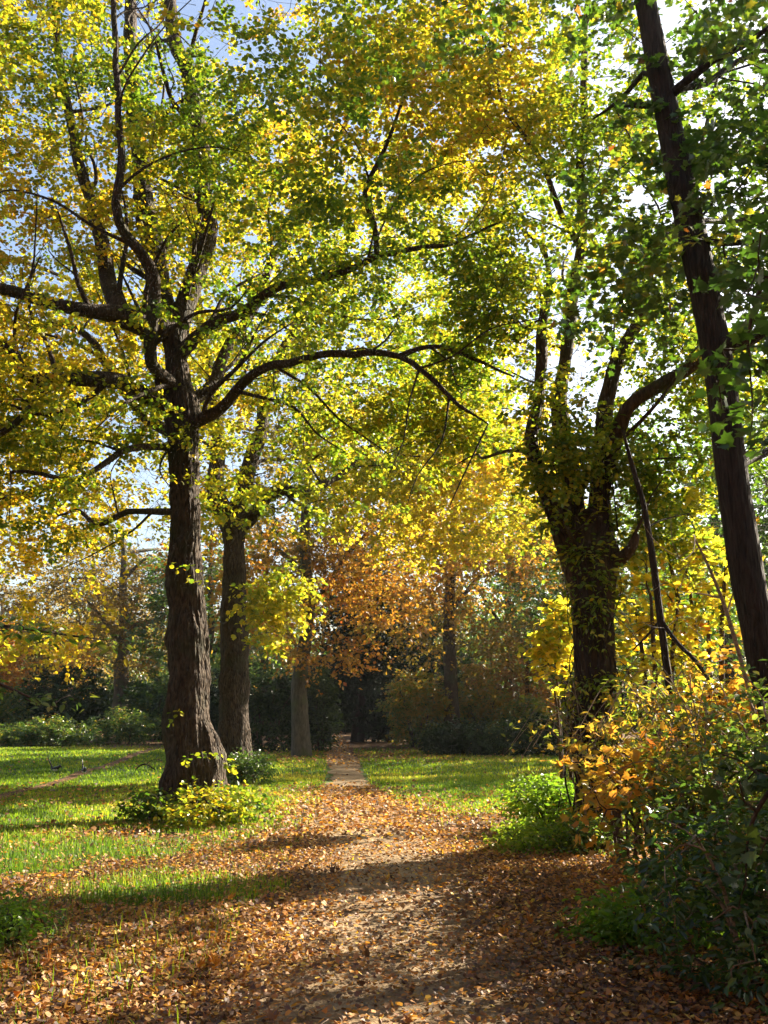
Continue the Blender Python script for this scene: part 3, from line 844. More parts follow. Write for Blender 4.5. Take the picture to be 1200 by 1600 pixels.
t3.branch(pts_px([(912, 380, .7), (880, 340, .6), (850, 250, .5), (800, 170, .4), (760, 60, .3)], D3), [q * .82 for q in (.06, .055, .045, .035, .02,)])
att = np.concatenate([
    ellipsoid(t3.r, 260, s3((2.9, 14.6, 11.2)), (2.9, 2.9, 3.4), 0.5, 0.46, 0.5, 25, cut=lambda q: q[:, 2] > 7.1),
    ellipsoid(t3.r, 130, s3((1.6, 15.2, 11.6)), (1.65, 1.6, 2.1), 0.5, 0.34, 0.5, 26),
    ellipsoid(t3.r, 90, s3((1.75, 14.2, 7.8)), (.86, 1.0, 1.1), 0.5, 0.3, 0.5, 27),
    ellipsoid(t3.r, 44, (2.30, 11.6, 4.9), (.9, .5, 1.1), 0.6),
    ellipsoid(t3.r, 36, (3.25, 12.0, 4.4), (.7, .5, .9), 0.6),
    ellipsoid(t3.r, 150, s3((5.2, 14.6, 7.0)), (1.5, 1.5, 2.0), 0.5, 0.40, 0.6, 28)])
t3.fork(every=0.9, L=(.9, 2.0), rmin=.03, k=.34)
tips = t3.grow(att, minz=3.9)
t3.wood(root3, B_BROWN, skip=(0,))
r = np.random.default_rng(23)
leaf_crown(t3, root3, tips, M_LIME, r, 80, 0.44, 0.064, T_ROUND, 0.36, amp=0.4, seed=33, ns=0.45, centre=np.array([2.9, 12.5, 7]),
           grad=lambda c: 0.38 * smooth(7.4, 9.6, c[:, 2]) * smooth(2.9, 1.4, c[:, 0]) - 0.1 * smooth(4, 6, c[:, 0]))

# ---- leaning trunk close on the right
D4 = 8.0
t4 = Tree(104)
lp = [(1430, 1247, 1303, .0), (1280, 1218, 1272, .0), (1130, 1190, 1243, 0), (1000, 1163, 1214, 0), (900, 1142, 1193, 0), (800, 1127, 1177, 0), (700, 1114, 1163, 0), (600, 1103, 1151, 0), (500, 1086, 1134, 0), (400, 1066, 1112, 0), (300, 1044, 1089, 0),
      (200, 1026, 1067, 0), (100, 1008, 1047, 0), (0, 990, 1026, 0), (-120, 968, 1000, 0), (-260, 944, 972, 0), (-420, 925, 945, 0), (-620, 905, 917, 0)]
c = [P((a + b) / 2, y, D4) for y, a, b, q in lp]; rd = [(b - a) / 2 / F * D4 * 1.03 for y, a, b, q in lp]
bz = base_at(c[0][0] + 0.1, D4)
c = [bz - np.array([0, 0, .1]), bz + np.array([-.02, 0, .25])] + [q for q in c if q[2] > bz[2] + 0.4]
rd = [rd[0] * 1.25, rd[0] * 1.08] + rd[-(len(c) - 2):]
root4 = empty('leaning_oak', bz, 'slender dark trunked tree leaning left over the thicket at the right edge', 'tree')
t4.path(c, rd, limb=0, step=0.1)
mb = MB(); tp, tr = resample(c, rd, 0.05); tube(mb, tp, tr, 40, rough=0.05, ridge=0.09, seed=24, flare=0.15); mb.build('trunk', B_DARK, root4)
t4.branch(pts_px([(1050, 152), (1080, 120, -.2), (1110, 95, -.3), (1160, 70, -.5), (1230, 20, -.7)], D4), [.05, .04, .035, .03, .015])
t4.branch(pts_px([(1060, 150), (1100, 130, .3), (1150, 95, .6), (1200, 80, .9), (1260, 60, 1.2)], D4), [.035, .035, .03, .025, .012])
t4.branch(pts_px([(1042, 172), (1015, 165, .1), (990, 163, .2), (975, 165, .3)], D4), [.04, .035, .03, .025])
t4.branch(pts_px([(1035, 130), (1005, 115, .3), (985, 140, .5), (962, 165, .8), (930, 190, 1.0)], D4), [.03, .028, .025, .02, .01])
t4.branch(pts_px([(1095, 372), (1130, 380, -.2), (1170, 376, -.4), (1230, 372, -.6)], D4), [.035, .03, .028, .015])
t4.branch(pts_px([(1090, 340), (1120, 345, .4), (1150, 343, .7), (1200, 330, 1)], D4), [.03, .028, .022, .012])
t4.branch(pts_px([(1125, 540), (1160, 535, -.3), (1200, 520, -.6), (1260, 500, -.9)], D4), [.05, .045, .04, .02])
t4.branch(pts_px([(1145, 725), (1175, 715, .3), (1205, 695, .6), (1260, 650, .9)], D4), [.045, .04, .035, .02])
att = np.concatenate([
    ellipsoid(t4.r, 90, (3.4, 8.6, 5.9), (1.5, 2.0, 2.1), 0.5, 0.46, 0.8, 35, cut=lambda q: (q[:, 2] > 5.3) | (q[:, 0] > 3.4)),
    ellipsoid(t4.r, 110, (4.3, 9.4, 6.4), (1.3, 1.8, 3.2), 0.5, 0.40, 0.8, 38),
    ellipsoid(t4.r, 40, (2.5, 8.8, 5.9), (0.8, 1.6, 1.3), 0.5, 0.38, 0.8, 36, cut=lambda q: q[:, 2] > 5.3),
    ellipsoid(t4.r, 110, (2.6, 8.6, 9.6), (2.6, 2.6, 2.4), 0.5, 0.38, 0.7, 37, cut=lambda q: (q[:, 2] > 7.6))])
tips = t4.grow(att, minz=3.2)
t4.wood(root4, B_DARK, skip=(0,))
r = np.random.default_rng(24)
leaf_crown(t4, root4, tips, M_OAK, r, 44, 0.42, 0.085, T_MAPLE, 0.5, amp=0.4, seed=34, ns=0.8, centre=np.array([3.0, 8.5, 6]), outw=0.3)

# ================================================================== GENERIC TREE
def wild_tree(name, label, cat, x, y, h, tr, crown_c, crown_R, n, mat, bark, seed, per=40, R=0.8, size=0.12, T=T_QUAD, base=0.5, amp=0.4, clump=0.4, cs=0.4, fork=0.35, lean=(0, 0), group=None, minz=None, grad=None, limbs=6, cut=None, ns=0.3, twigs=False, thin=0.012, wiggle=0.15, var=0.16):
    b = base_at(x, y)
    root = empty(name, b, label, cat, group)
    t = Tree(seed)
    top = np.array([x + lean[0], y + lean[1], h])
    k = 7
    pts = [b + (top - b) * s + np.array([*t.r.normal(0, wiggle * (0.2 + s), 2), 0]) * (s > 0) for s in np.linspace(0, 1, k)]
    pts[0] = b - np.array([0, 0, 0.1])
    rad = [tr * (1 - 0.85 * s ** 1.2) + 0.015 for s in np.linspace(0, 1, k)]
    rad[0] *= 1.2
    t.path(pts, rad, limb=0, step=0.35)
    tp = np.array(t.p)
    cc = b + np.array(crown_c)
    for i in range(limbs):                        # main limbs start low in the crown and sweep outward
        s = fork + (0.85 - fork) * i / max(limbs - 1, 1)
        j = int(s * (len(tp) - 1))
        az = i * 2.4 + seed
        o = tp[j]
        R_ = np.array(crown_R)
        tgt = cc + R_ * np.array([math.cos(az), math.sin(az), 0]) * 0.75
        tgt[2] = max(o[2] + 0.5, o[2] * 0.5 + cc[2] * 0.5 + R_[2] * 0.3)
        mid = (o + tgt) / 2 + np.array([0, 0, 0.4]) + t.r.normal(0, .3, 3)
        r0 = max(0.02, tr * (0.5 - 0.3 * s))
        t.path([o, mid, tgt], [r0, r0 * 0.6, r0 * 0.25], parent=j, limb=0, step=0.4)
    att = ellipsoid(t.r, n, cc, crown_R, 0.45, clump, cs, seed + 1, cut=cut)
    tips = t.grow(att, step=0.6, minz=minz if minz is not None else b[2] + h * fork * 0.7)
    t.wood(root, bark, merge=True, name='trunk', thin=thin)
    rr = np.random.default_rng(seed + 7)
    leaf_crown(t, root, tips, mat, rr, per, R, size, T, base, amp=amp, seed=seed, ns=ns, centre=cc, twigs=twigs, grad=grad, var=var)
    return root

def shrub(name, label, cat, x, y, w, d, h, n, mat, seed, per=40, R=0.3, size=0.07, T=T_OVAL, base=0.5, amp=0.4, stems=6, bark=None, clump=0.36, cs=1.2, group=None, zc=0.45, lean=(0, 0), thin=0.0, twigs=True, flat=0.7, var=0.18, power=0.5, cut=None, droop=0.2, names=('stems', 'foliage')):
    b = base_at(x, y)
    root = empty(name, b, label, cat, group)
    t = Tree(seed)
    for k in range(stems):
        az = 2 * math.pi * k / stems + t.r.uniform(-.4, .4)
        o = b + np.array([math.cos(az) * w * .15, math.sin(az) * d * .15, -0.05])
        e = b + np.array([math.cos(az) * w * .5 + lean[0], math.sin(az) * d * .5 + lean[1], h * t.r.uniform(.45, .75)])
        m_ = (o + e) / 2 + np.array([0, 0, h * .15])
        rr0 = 0.008 + 0.008 * h
        t.path([o, m_, e], [rr0, rr0 * .75, rr0 * .45], limb=0, step=0.15)
    cc = b + np.array([lean[0], lean[1], h * zc])
    att = ellipsoid(t.r, n, cc, (w, d, h * (1 - zc)), power, clump, cs, seed + 1, cut=lambda q: (q[:, 2] > b[2] + 0.04) & (cut(q) if cut else True))
    tips = t.grow(att, step=0.25, up=0.3)
    t.wood(root, bark or B_TWIG, merge=True, name=names[0], skip=(), thin=thin)
    root.children[0].name = names[0]
    rr = np.random.default_rng(seed + 7)
    leaf_crown(t, root, tips, mat, rr, per, R, size, T, base, amp=amp, seed=seed, ns=0.8, centre=cc - np.array([0, 0, h * .3]), twigs=False, name=names[1], flat=flat, var=var, droop=droop)
    return root

def gxy(px, D): return (px - 600) / F * D / 0.98 , D

# ---- trees across the lawn
x, y = gxy(478, 30)
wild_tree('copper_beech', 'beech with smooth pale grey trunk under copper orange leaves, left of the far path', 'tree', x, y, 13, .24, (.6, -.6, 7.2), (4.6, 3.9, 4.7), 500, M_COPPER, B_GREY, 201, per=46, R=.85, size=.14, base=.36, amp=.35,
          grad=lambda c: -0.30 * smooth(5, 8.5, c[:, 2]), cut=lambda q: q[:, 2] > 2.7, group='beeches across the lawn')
x, y = gxy(703, 36)
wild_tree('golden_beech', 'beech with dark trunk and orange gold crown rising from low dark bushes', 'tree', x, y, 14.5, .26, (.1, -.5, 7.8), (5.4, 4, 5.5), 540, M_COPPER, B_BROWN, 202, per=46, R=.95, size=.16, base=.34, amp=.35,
          grad=lambda c: -0.30 * smooth(5.6, 4, c[:, 2]) - 0.2 * smooth(8, 11, c[:, 2]), cut=lambda q: q[:, 2] > 2.4, group='beeches across the lawn')  # lower crown tinted olive: its shade is put into the leaf colour
x, y = gxy(203, 47)
wild_tree('yellow_oak', 'broad yellow brown oak with pale grey trunk beyond the bramble bank, left', 'tree', x, y, 10.2, .42, (0, 0, 6.6), (4.6, 4, 3.6), 420, M_OCHRE, B_GREY, 203, per=40, R=.75, size=.16, base=.5, amp=.3, clump=.42, fork=.3)
x, y = gxy(560, 41)
wild_tree('yew_tree', 'black green yew where the path enters the wood, blocking the view', 'tree', x, y, 8.5, .25, (.4, 0, 4.2), (2.1, 2.0, 4.1), 620, M_DARK, B_DARK, 204, per=60, R=.5, size=.15, T=T_OVAL, base=.1, amp=.2, clump=.15, fork=.1, minz=.3)
x, y = gxy(-40, 18)
t_left = wild_tree('golden_lime', 'golden yellow lime whose low boughs enter from the left edge of the picture', 'tree', x - 1.3, y + 1.5, 15, .35, (.5, 0, 6.4), (3.6, 3.6, 4.6), 520, M_GOLD, B_LIME, 205, per=52, R=.7, size=.095, T=T_ROUND, base=.33, amp=.4, fork=.25, twigs=True,
          cut=lambda q: q[:, 2] > 2.6)
x, y = gxy(10, 40)
wild_tree('russet_sapling', 'small rust orange tree at the left edge beside the dark gap in the wood', 'tree', x, y, 4.8, .1, (0, 0, 3.4), (1.4, 1.3, 1.5), 110, M_COPPER, B_BROWN, 206, per=44, R=.5, size=.13, base=.6, amp=.3)
x, y = gxy(128, 44)
wild_tree('dying_maple', 'half bare young tree with pale twigs and few yellow leaves beside the oak', 'tree', x, y, 5.6, .09, (.1, 0, 3.9), (1.1, 1.0, 1.9), 90, M_GOLD, B_CANE, 207, per=14, R=.5, size=.12, base=.7, amp=.3, thin=0.0)
x, y = gxy(875, 37)
wild_tree('slim_ash', 'slim pale stemmed tree in the hazy gap just left of the vine covered trunk', 'tree', x, y, 9.5, .17, (.2, 0, 6.0), (2.4, 2.4, 3.4), 200, M_BRAMBLE, B_GREY, 208, per=44, R=.85, size=.15, base=.5, amp=.3)
x, y = gxy(815, 39)
wild_tree('russet_beech', 'low beech with dull russet leaves in the shade behind the ivy bank', 'tree', x, y, 5.2, .1, (0, 0, 2.8), (2.2, 1.8, 2.2), 170, M_OCHRE, B_BROWN, 209, per=46, R=.6, size=.14, base=.9, amp=.2)

# the wood on the right: tall trees seen between the stems
for i, (px, D, h, cz, Rr, mat_, bse, lab) in enumerate([
        (905, 46, 12.5, 7.0, (4.2, 4, 5.2), M_BRAMBLE, .45, 'tall pale green tree directly behind the vine covered trunk'),
        (1010, 42, 11.5, 6.4, (4.2, 4, 4.9), M_BRAMBLE, .40, 'hazy green tree seen behind the thin leaning pole'),
        (1120, 36, 14, 7.6, (4.0, 4, 6.0), M_FRESH, .25, 'hazy green tree seen left of the leaning dark trunk'),
        (1230, 33, 13, 7.0, (3.6, 4, 5.6), M_BRAMBLE, .45, 'hazy green tree filling the gap right of the leaning dark trunk'),
        (790, 52, 15, 8.5, (4.6, 4, 6.2), M_BRAMBLE, .50, 'tall grey green tree rising behind the golden beech')]):
    x, y = gxy(px, D)
    wild_tree('woodland_tree', lab, 'tree', x, y, h, .25, (0, 0, cz), Rr, 330, mat_, B_BROWN, 220 + i, per=44, R=1.0, size=.17, base=bse, amp=.35, clump=.38, group='trees of the wood on the right')
for i, (px, D, h, cz, Rr, mat_, bse, lab) in enumerate([
        (330, 44, 9.5, 5.2, (3.4, 3, 4.2), M_BRAMBLE, .45, 'dull green tree seen between the grey trunked oak and the big lime'),
        (420, 48, 11, 6.4, (3.4, 3, 4.8), M_OCHRE, .6, 'brown leaved tree seen behind the second lime trunk'),
        (90, 52, 8.2, 4.6, (3.2, 3, 3.6), M_OCHRE, .5, 'hazy ochre tree rising left of the grey trunked oak'),
        (-40, 46, 11, 6.2, (3.6, 3, 4.6), M_OCHRE, .5, 'hazy ochre tree at the left edge beyond the bramble thicket'),
        (150, 56, 12, 6.8, (4.4, 3, 5.2), M_OCHRE, .45, 'hazy ochre tree standing far behind the half bare young tree'),
        (630, 52, 13, 7.4, (4.0, 3, 6.0), M_OCHRE, .55, 'tawny tree behind the yew at the end of the path')]):
    x, y = gxy(px, D)
    wild_tree('woodland_tree', lab, 'tree', x, y, h, .22, (0, 0, cz), Rr, 260, mat_, B_BROWN, 240 + i, per=42, R=.95, size=.18, base=bse, amp=.3, clump=.36, group='trees of the wood across the lawn')

# unseen wood added behind and beside the camera to block sky fill: one mass
mb = MB(); r = np.random.default_rng(78)
for i in range(40):
    az = math.radians(100 + 195 * i / 39)
    D = 13 + 9 * ((i * 3) % 4) / 3.0
    cx, cy = math.sin(az) * D, math.cos(az) * D
    hh = r.uniform(12, 16)
    c = ellipsoid(r, 1000, (cx, cy, hh * .5), (3.4, 3.4, hh * .5), .5, .30, .4, i + 300)
    th = unit(r.normal(0, 1, (len(c), 3))); nn = np.array([0, 0, 1.0]) + r.normal(0, .8, (len(c), 3))
    add_leaves(mb, c, th, nn, r.uniform(.4, .7, len(c)), tint_of(c, r, .55, .2, .2, i, .4), T_QUAD)
o_w = mb.build('unseen_woodland', M_COPPER); tag(o_w, kind='stuff')

# distant wood: one mass
mb = MB()
r = np.random.default_rng(77)
for i in range(46):
    az = -0.75 + 1.55 * i / 45
    D = r.uniform(60, 78)
    cx, cy = math.tan(az) * D, D
    hh = r.uniform(6, 10) + 5 * smooth(0.0, 0.5, az)
    tube(mb, [(cx, cy, -.1), (cx + r.normal(0, .3), cy, hh * .5), (cx + r.normal(0, .5), cy, hh * .9)], [.3, .2, .06], 7)
wood_trunks = mb
o_w = mb.build('distant_trunks', B_BROWN); tag(o_w, kind='stuff')
mb = MB()
for i in range(46):
    az = -0.75 + 1.55 * i / 45
    D = 62 + 14 * ((i * 7) % 5) / 5.0
    cx, cy = math.tan(az) * D, D
    hh = r.uniform(6, 10) + 5 * float(smooth(0.0, 0.5, az))
    c = ellipsoid(r, 1700, (cx, cy, hh * .52), (4.2, 3, hh * .5), .5, .36, .5, i)
    th = unit(r.normal(0, 1, (len(c), 3))); nn = np.array([0, 0, 1.0]) + r.normal(0, .7, (len(c), 3))
    add_leaves(mb, c, th, nn, r.uniform(.28, .5, len(c)), tint_of(c, r, .45, .2, .2, i, .4), T_QUAD)
o_w = mb.build('distant_woodland', M_BRAMBLE); tag(o_w, kind='stuff')

mb = MB()
for i in range(60):
    az = -0.8 + 1.65 * i / 59
    D = 52 + 6 * ((i * 5) % 4) / 4.0
    cx, cy = math.tan(az) * D, D
    hh = r.uniform(2.2, 4.2)
    c = ellipsoid(r, 1300, (cx, cy, hh * .42), (1.7, 1.4, hh * .58), .45, .3, .6, i + 90)
    th = unit(r.normal(0, 1, (len(c), 3))); nn = np.array([0, 0, 1.0]) + r.normal(0, .6, (len(c), 3))
    add_leaves(mb, c, th, nn, r.uniform(.2, .36, len(c)), tint_of(c, r, .35, .2, .2, i, .4), T_QUAD)
o_w = mb.build('undergrowth', M_DARK); tag(o_w, kind='stuff')

# ================================================================== SHRUBS
sh = [  # name, label, px, D, w, d, h, n, mat, base, size, T
    ('rhododendron', 'dark glossy rhododendron left of the pale beech trunk', 425, 33, 1.5, 1.2, 2.9, 190, M_DARK, .5, .15, T_OVAL),
    ('rhododendron', 'dark glossy rhododendron between the pale beech trunk and the yew', 506, 33.5, .55, .7, 2.7, 110, M_DARK, .75, .15, T_OVAL),
    ('rhododendron', 'dark evergreen bush behind the second lime trunk', 330, 38, 1.9, 1.3, 3.0, 170, M_DARK, .4, .16, T_OVAL),
    ('hazel_bush', 'loose green bush between the yew and the dark beech trunk', 650, 36, 1.3, 1.2, 2.9, 190, M_BRAMBLE, .85, .13, T_QUAD),
    ('hazel_bush', 'light green bush just right of the dark beech trunk', 745, 37, 1.3, 1.2, 2.6, 170, M_BRAMBLE, .85, .13, T_QUAD),
    ('hazel_bush', 'pale green bush in the haze above the ivy bank', 810, 35.5, 1.2, 1.0, 1.8, 120, M_BRAMBLE, .85, .12, T_QUAD),
    ('ivy_bank', 'low dark mound of bushes at the foot of the dark beech trunk', 700, 31.5, 1.1, .9, .95, 130, M_DARK, .45, .11, T_OVAL),
    ('ivy_bank', 'low dark mound of bushes in the middle of the bank across the lawn', 770, 31, 1.2, .9, 1.1, 140, M_DARK, .5, .11, T_OVAL),
    ('ivy_bank', 'low dark mound of bushes ending behind the vine covered trunk', 850, 31.5, 1.3, .9, 1.25, 140, M_DARK, .45, .11, T_OVAL),
    ('bramble_bank', 'low grey green bramble thicket at the left edge beyond the lawn', 20, 36, 1.9, 1.0, .75, 150, M_BRAMBLE, .52, .11, T_OVAL),
    ('bramble_bank', 'low grey green bramble thicket in front of the dark gap', 110, 36.5, 1.7, 1.0, .95, 170, M_BRAMBLE, .52, .11, T_OVAL),
    ('bramble_bank', 'low bramble thicket at the foot of the grey trunked oak', 215, 38, 1.5, 1.0, 1.35, 140, M_BRAMBLE, .52, .11, T_OVAL),
    ('dark_thicket', 'tall dark holly right of the yew, added to shade the far path', 672, 48, 2.3, 1.6, 6.0, 330, M_DARK, .4, .2, T_QUAD),  # holly added to keep the sun off the far path end
    ('dark_thicket', 'dark shrub against the right side of the yew', 612, 41, 1.4, 1.2, 2.2, 170, M_DARK, .3, .16, T_QUAD),
    ('dark_thicket', 'dark shrub closing the view behind the yew', 545, 52, 1.7, 1.2, 3.4, 170, M_DARK, .3, .2, T_QUAD),
    ('dark_thicket', 'dark shrub in the shade left of the far end of the path', 492, 40, .9, 1.2, 3.2, 150, M_DARK, .3, .17, T_QUAD),
    ('dark_thicket', 'shaded dark green shrub in the gap left of the grey trunked oak', 120, 42, 2.0, 1.3, 3.2, 170, M_DARK, .6, .17, T_QUAD),
    ('dark_thicket', 'shaded olive shrub at the left edge of the wood', 30, 41, 1.5, 1.2, 2.4, 140, M_BRAMBLE, .55, .15, T_QUAD),
    ('dark_thicket', 'shaded shrub between the grey trunked oak and the big lime trunk', 255, 42, 1.6, 1.2, 2.8, 150, M_BRAMBLE, .35, .15, T_QUAD),
]
for i, (nm, lab, px, D, w, d, h, n, mat_, bse, size, T_) in enumerate(sh):
    x, y = gxy(px, D)
    shrub(nm, lab, 'shrub', x, y, w, d, h, n, mat_, 300 + i, per=46, R=.38, size=size, T=T_, base=bse, amp=.3, thin=.006, clump=.25)

# shoots round the lime's foot and the small bush by the second lime
b = G(300, 1290)
shrub('basal_shoots', 'ring of yellow green lime shoots round the foot of the big lime', 'shrub', b[0] + .02, b[1] + .35, 1.08, .85, .50, 300, M_LIME, 350, per=8, R=.17, size=.065, T=T_ROUND, base=.22, amp=.6, stems=16, clump=.42, power=.3, cs=2.0)
x, y = gxy(398, 20.2)
shrub('low_bush', 'small dark green bush at the right foot of the second lime', 'shrub', x, y, .58, .5, .62, 120, M_BRAMBLE, 351, per=26, R=.18, size=.07, T=T_OVAL, base=.45, amp=.3, clump=.2)

# ---- right thicket
x, y = gxy(838, 12.9)
shrub('nettle_clump', 'bright fresh green nettles in the sun at the left foot of the vine covered trunk', 'plant', x + .1, y, .62, .55, .72, 170, M_FRESH, 360, per=22, R=.16, size=.075, T=T_OVAL, base=.55, amp=.4, stems=14, clump=.2, bark=B_TWIG)
x, y = gxy(815, 11.4)
shrub('nettle_clump', 'low fresh green ground plants spilling onto the path edge in the sun', 'plant', x, y, .5, .5, .3, 90, M_FRESH, 361, per=20, R=.12, size=.06, T=T_OVAL, base=.6, amp=.4, stems=10, clump=.2)
x, y = gxy(905, 11.2)
shrub('nettle_clump', 'small shaded green plants under the orange leaves', 'plant', x, y, .5, .4, .4, 80, M_BRAMBLE, 362, per=18, R=.13, size=.06, T=T_OVAL, base=.6, amp=.4, stems=10, clump=.2)

th = [  # thicket
    ('maple_shrub', 'orange leaved maple bush arching over the dark hollow', 1020, 8.6, 1.0, .8, 1.6, 70, M_ORANGE, .42, .085, T_MAPLE, .62),
    ('maple_shrub', 'amber leaved bush against the lower right of the vine covered trunk', 955, 10.6, .55, .6, 1.5, 44, M_ORANGE, .32, .08, T_MAPLE, .6),
    ('bramble_bush', 'green bramble bush in the middle of the right thicket', 1080, 8.0, .75, .7, 1.45, 170, M_BRAMBLE, .55, .07, T_OVAL, .4),
    ('bramble_bush', 'green bramble bush with pale canes under the leaning trunk', 1150, 7.4, .75, .7, 1.75, 190, M_BRAMBLE, .6, .07, T_OVAL, .4),
    ('bramble_bush', 'dark bramble bush in the shade at the lower right corner', 1150, 5.9, .75, .7, 1.15, 170, M_BRAMBLE, .35, .065, T_OVAL, .4),
    ('bramble_bush', 'tall dark bramble bush at the right edge', 1240, 6.4, .7, .7, 2.0, 170, M_BRAMBLE, .45, .065, T_OVAL, .4),
    ('rose_bush', 'mixed green and orange bush behind the thicket at the foot of the thin pole', 1060, 10.4, .9, .8, 1.9, 170, M_BRAMBLE, .7, .08, T_OVAL, .5),
    ('rose_bush', 'orange tinted bush right of the thin pole', 1130, 10.0, .8, .7, 2.1, 70, M_ORANGE, .35, .085, T_ROUND, .6),
    ('green_weeds', 'low green weeds in the leaf litter in front of the thicket', 985, 7.0, .5, .4, .32, 90, M_FRESH, .35, .06, T_OVAL, .4),
    ('green_weeds', 'low green weeds at the left edge of the picture near the camera', 30, 6.9, .45, .5, .26, 110, M_FRESH, .3, .05, T_OVAL, .4),
]
for i, (nm, lab, px, D, w, d, h, n, mat_, bse, size, T_, zc) in enumerate(th):
    x, y = gxy(px, D)
    shrub(nm, lab, 'plant' if 'weeds' in nm else 'shrub', x, y, w, d, h, n, mat_, 400 + i, per=10 if T_ is T_MAPLE else 20, R=.2, size=size, flat=.25 if T_ is T_MAPLE else .7, T=T_, base=bse, amp=.35, stems=9, bark=B_CANE if 'bramble' in nm else None, clump=.3, zc=zc, cs=1.6)

# yellow saplings behind the pole
x, y = gxy(1010, 12.2)
shrub('yellow_maple', 'young maple with glowing yellow leaves between the vine covered trunk and the thin pole', 'tree', x, y, .7, .7, 4.0, 90, M_GOLD, 430, per=18, R=.3, size=.10, T=T_MAPLE, base=.24, amp=.45, stems=4, zc=.62, clump=.34, cs=1.0, names=('trunk', 'crown'))
x, y = gxy(1085, 12.6)
shrub('yellow_maple', 'young maple with glowing yellow green leaves right of the thin pole', 'tree', x, y, .75, .7, 4.6, 80, M_GOLD, 431, per=18, R=.3, size=.10, T=T_MAPLE, base=.2, amp=.4, stems=4, zc=.72, clump=.34, cs=1.0, names=('trunk', 'crown'))
x, y = gxy(868, 14.6)
shrub('yellow_maple', 'small yellow leaved sapling just left of the vine covered trunk', 'tree', x, y, .42, .4, 3.1, 60, M_GOLD, 432, per=24, R=.25, size=.1, T=T_ROUND, base=.3, amp=.25, stems=3, zc=.76, clump=.3, cs=1.0, names=('trunk', 'crown'))

# thin poles
def pole(name, label, pts, rad, branches, mat):
    b = base_at(pts[0][0], pts[0][1])
    root = empty(name, b, label, 'tree')
    t = Tree(len(pts) + int(b[0] * 10))
    pts = [b - np.array([0, 0, .05])] + list(pts[1:])
    t.path(pts, rad, limb=0, step=.15)
    for q, rr in branches: t.branch(q, rr, step=.12)
    for _ in range(16):
        k = t.r.integers(len(t.p) // 3, len(t.p))
        d = unit(t.r.normal(0, 1, 3) + np.array([0, 0, .3])) * t.r.uniform(.25, .7)
        t.path([t.p[k], t.p[k] + d * .5 + t.r.normal(0, .04, 3), t.p[k] + d], [.006, .004, .002], parent=int(k), limb=t.limb[k], step=.15)
    t.wood(root, mat)
    return root
D5 = 10.5
pole('dead_sapling', 'thin bare dark pole leaning left in front of the yellow maples', pts_px([(1072, 1290), (1058, 1150), (1043, 1050), (1030, 950), (1018, 860), (1006, 790), (990, 735), (973, 672)], D5), [.05, .048, .045, .042, .038, .033, .027, .015],
     [(pts_px([(1033, 975), (1060, 1005, -.2), (1090, 1035, -.4), (1115, 1075, -.6), (1140, 1120, -.7)], D5), [.028, .026, .022, .018, .01]),
      (pts_px([(1032, 970), (1010, 995, .2), (990, 1015, .3)], D5), [.018, .014, .008]),
      (pts_px([(1012, 830), (1040, 810, .2), (1075, 800, .4)], D5), [.014, .01, .005])], B_DARK)
D6 = 9.0
pole('bare_sapling', 'thin pale bare stem curving up left of the leaning dark trunk', pts_px([(1215, 1240), (1180, 1120), (1160, 1040), (1143, 980), (1128, 935), (1105, 880), (1085, 840)], D6), [.026, .024, .022, .02, .018, .014, .008],
     [(pts_px([(1130, 940), (1095, 928, .2), (1060, 925, .3)], D6), [.012, .009, .004]), (pts_px([(1132, 950), (1150, 900, .1), (1140, 830, .2)], D6), [.01, .007, .004])], B_CANE)

# arching canes in the thicket: each bramble cane set is one plant
for i, (px, D, lab) in enumerate([(1170, 7.8, 'spray of pale arching bramble canes left of the leaning trunk foot'), (1080, 9.2, 'spray of thin pale canes above the orange maple bush'), (930, 11.6, 'thin leafy canes in front of the vine covered trunk')]):
    x, y = gxy(px, D); b = base_at(x, y)
    root = empty('bramble_canes', b, lab, 'plant', 'bramble canes in the thicket')
    t = Tree(500 + i); tips = []
    for k in range(16):
        az = t.r.uniform(math.pi * .55, math.pi * 1.45) if k % 4 else t.r.uniform(0, 6.28)
        Lc = t.r.uniform(.7, 1.4); hh = t.r.uniform(1.0, 2.0)
        dv = np.array([math.cos(az), math.sin(az) * .6, 0])
        o = b + np.array([*t.r.normal(0, .18, 2), 0])
        ids = t.path([o, o + dv * Lc * .2 + np.array([0, 0, hh * .7]), o + dv * Lc * .6 + np.array([0, 0, hh]), o + dv * Lc + np.array([0, 0, hh * .72])], [.007, .006, .005, .003], limb=0, step=.12)
        tips += ids[len(ids) // 3::2]
    t.Q = np.array(t.p)
    t.wood(root, B_CANE, merge=True, name='stems'); root.children[0].name = 'stems'
    leaf_crown(t, root, tips, M_BRAMBLE, np.random.default_rng(510 + i), 5, .14, .075, T_OVAL, .75, amp=.3, twl=2, twigs=False, name='foliage')

# climbing vine on the forked tree
t = Tree(520)
b = base_at(*P(930, 1270, D3)[:2])
root = empty('climbing_vine', b + np.array([0, -.5, 0]), 'tangled leafy vine climbing the forked trunk up to the split', 'plant')
tips = []
for k in range(26):
    px0 = t.r.uniform(895, 965); pts = []
    top = t.r.uniform(760, 900)
    for yy in np.arange(1270, top, -60):
        f_ = (1270 - yy) / 500
        pxx = px0 + 12 * math.sin(yy / 60 + k) + t.r.normal(0, 7) + (px0 - 930) * .25 * f_
        hw_ = 38 + 14 * smooth(950, 830, yy)
        u_ = np.clip((pxx - 930) / hw_, -1, 1)
        pts.append(P(pxx, yy, D3 - .31 * math.sqrt(max(0, 1 - u_ * u_)) - .06 - t.r.uniform(0, .04)))
    ids = t.path(pts, np.linspace(.013, .005, len(pts)), limb=0, step=.12)
    tips += ids[::14] + ids[len(ids) * 3 // 4::3]
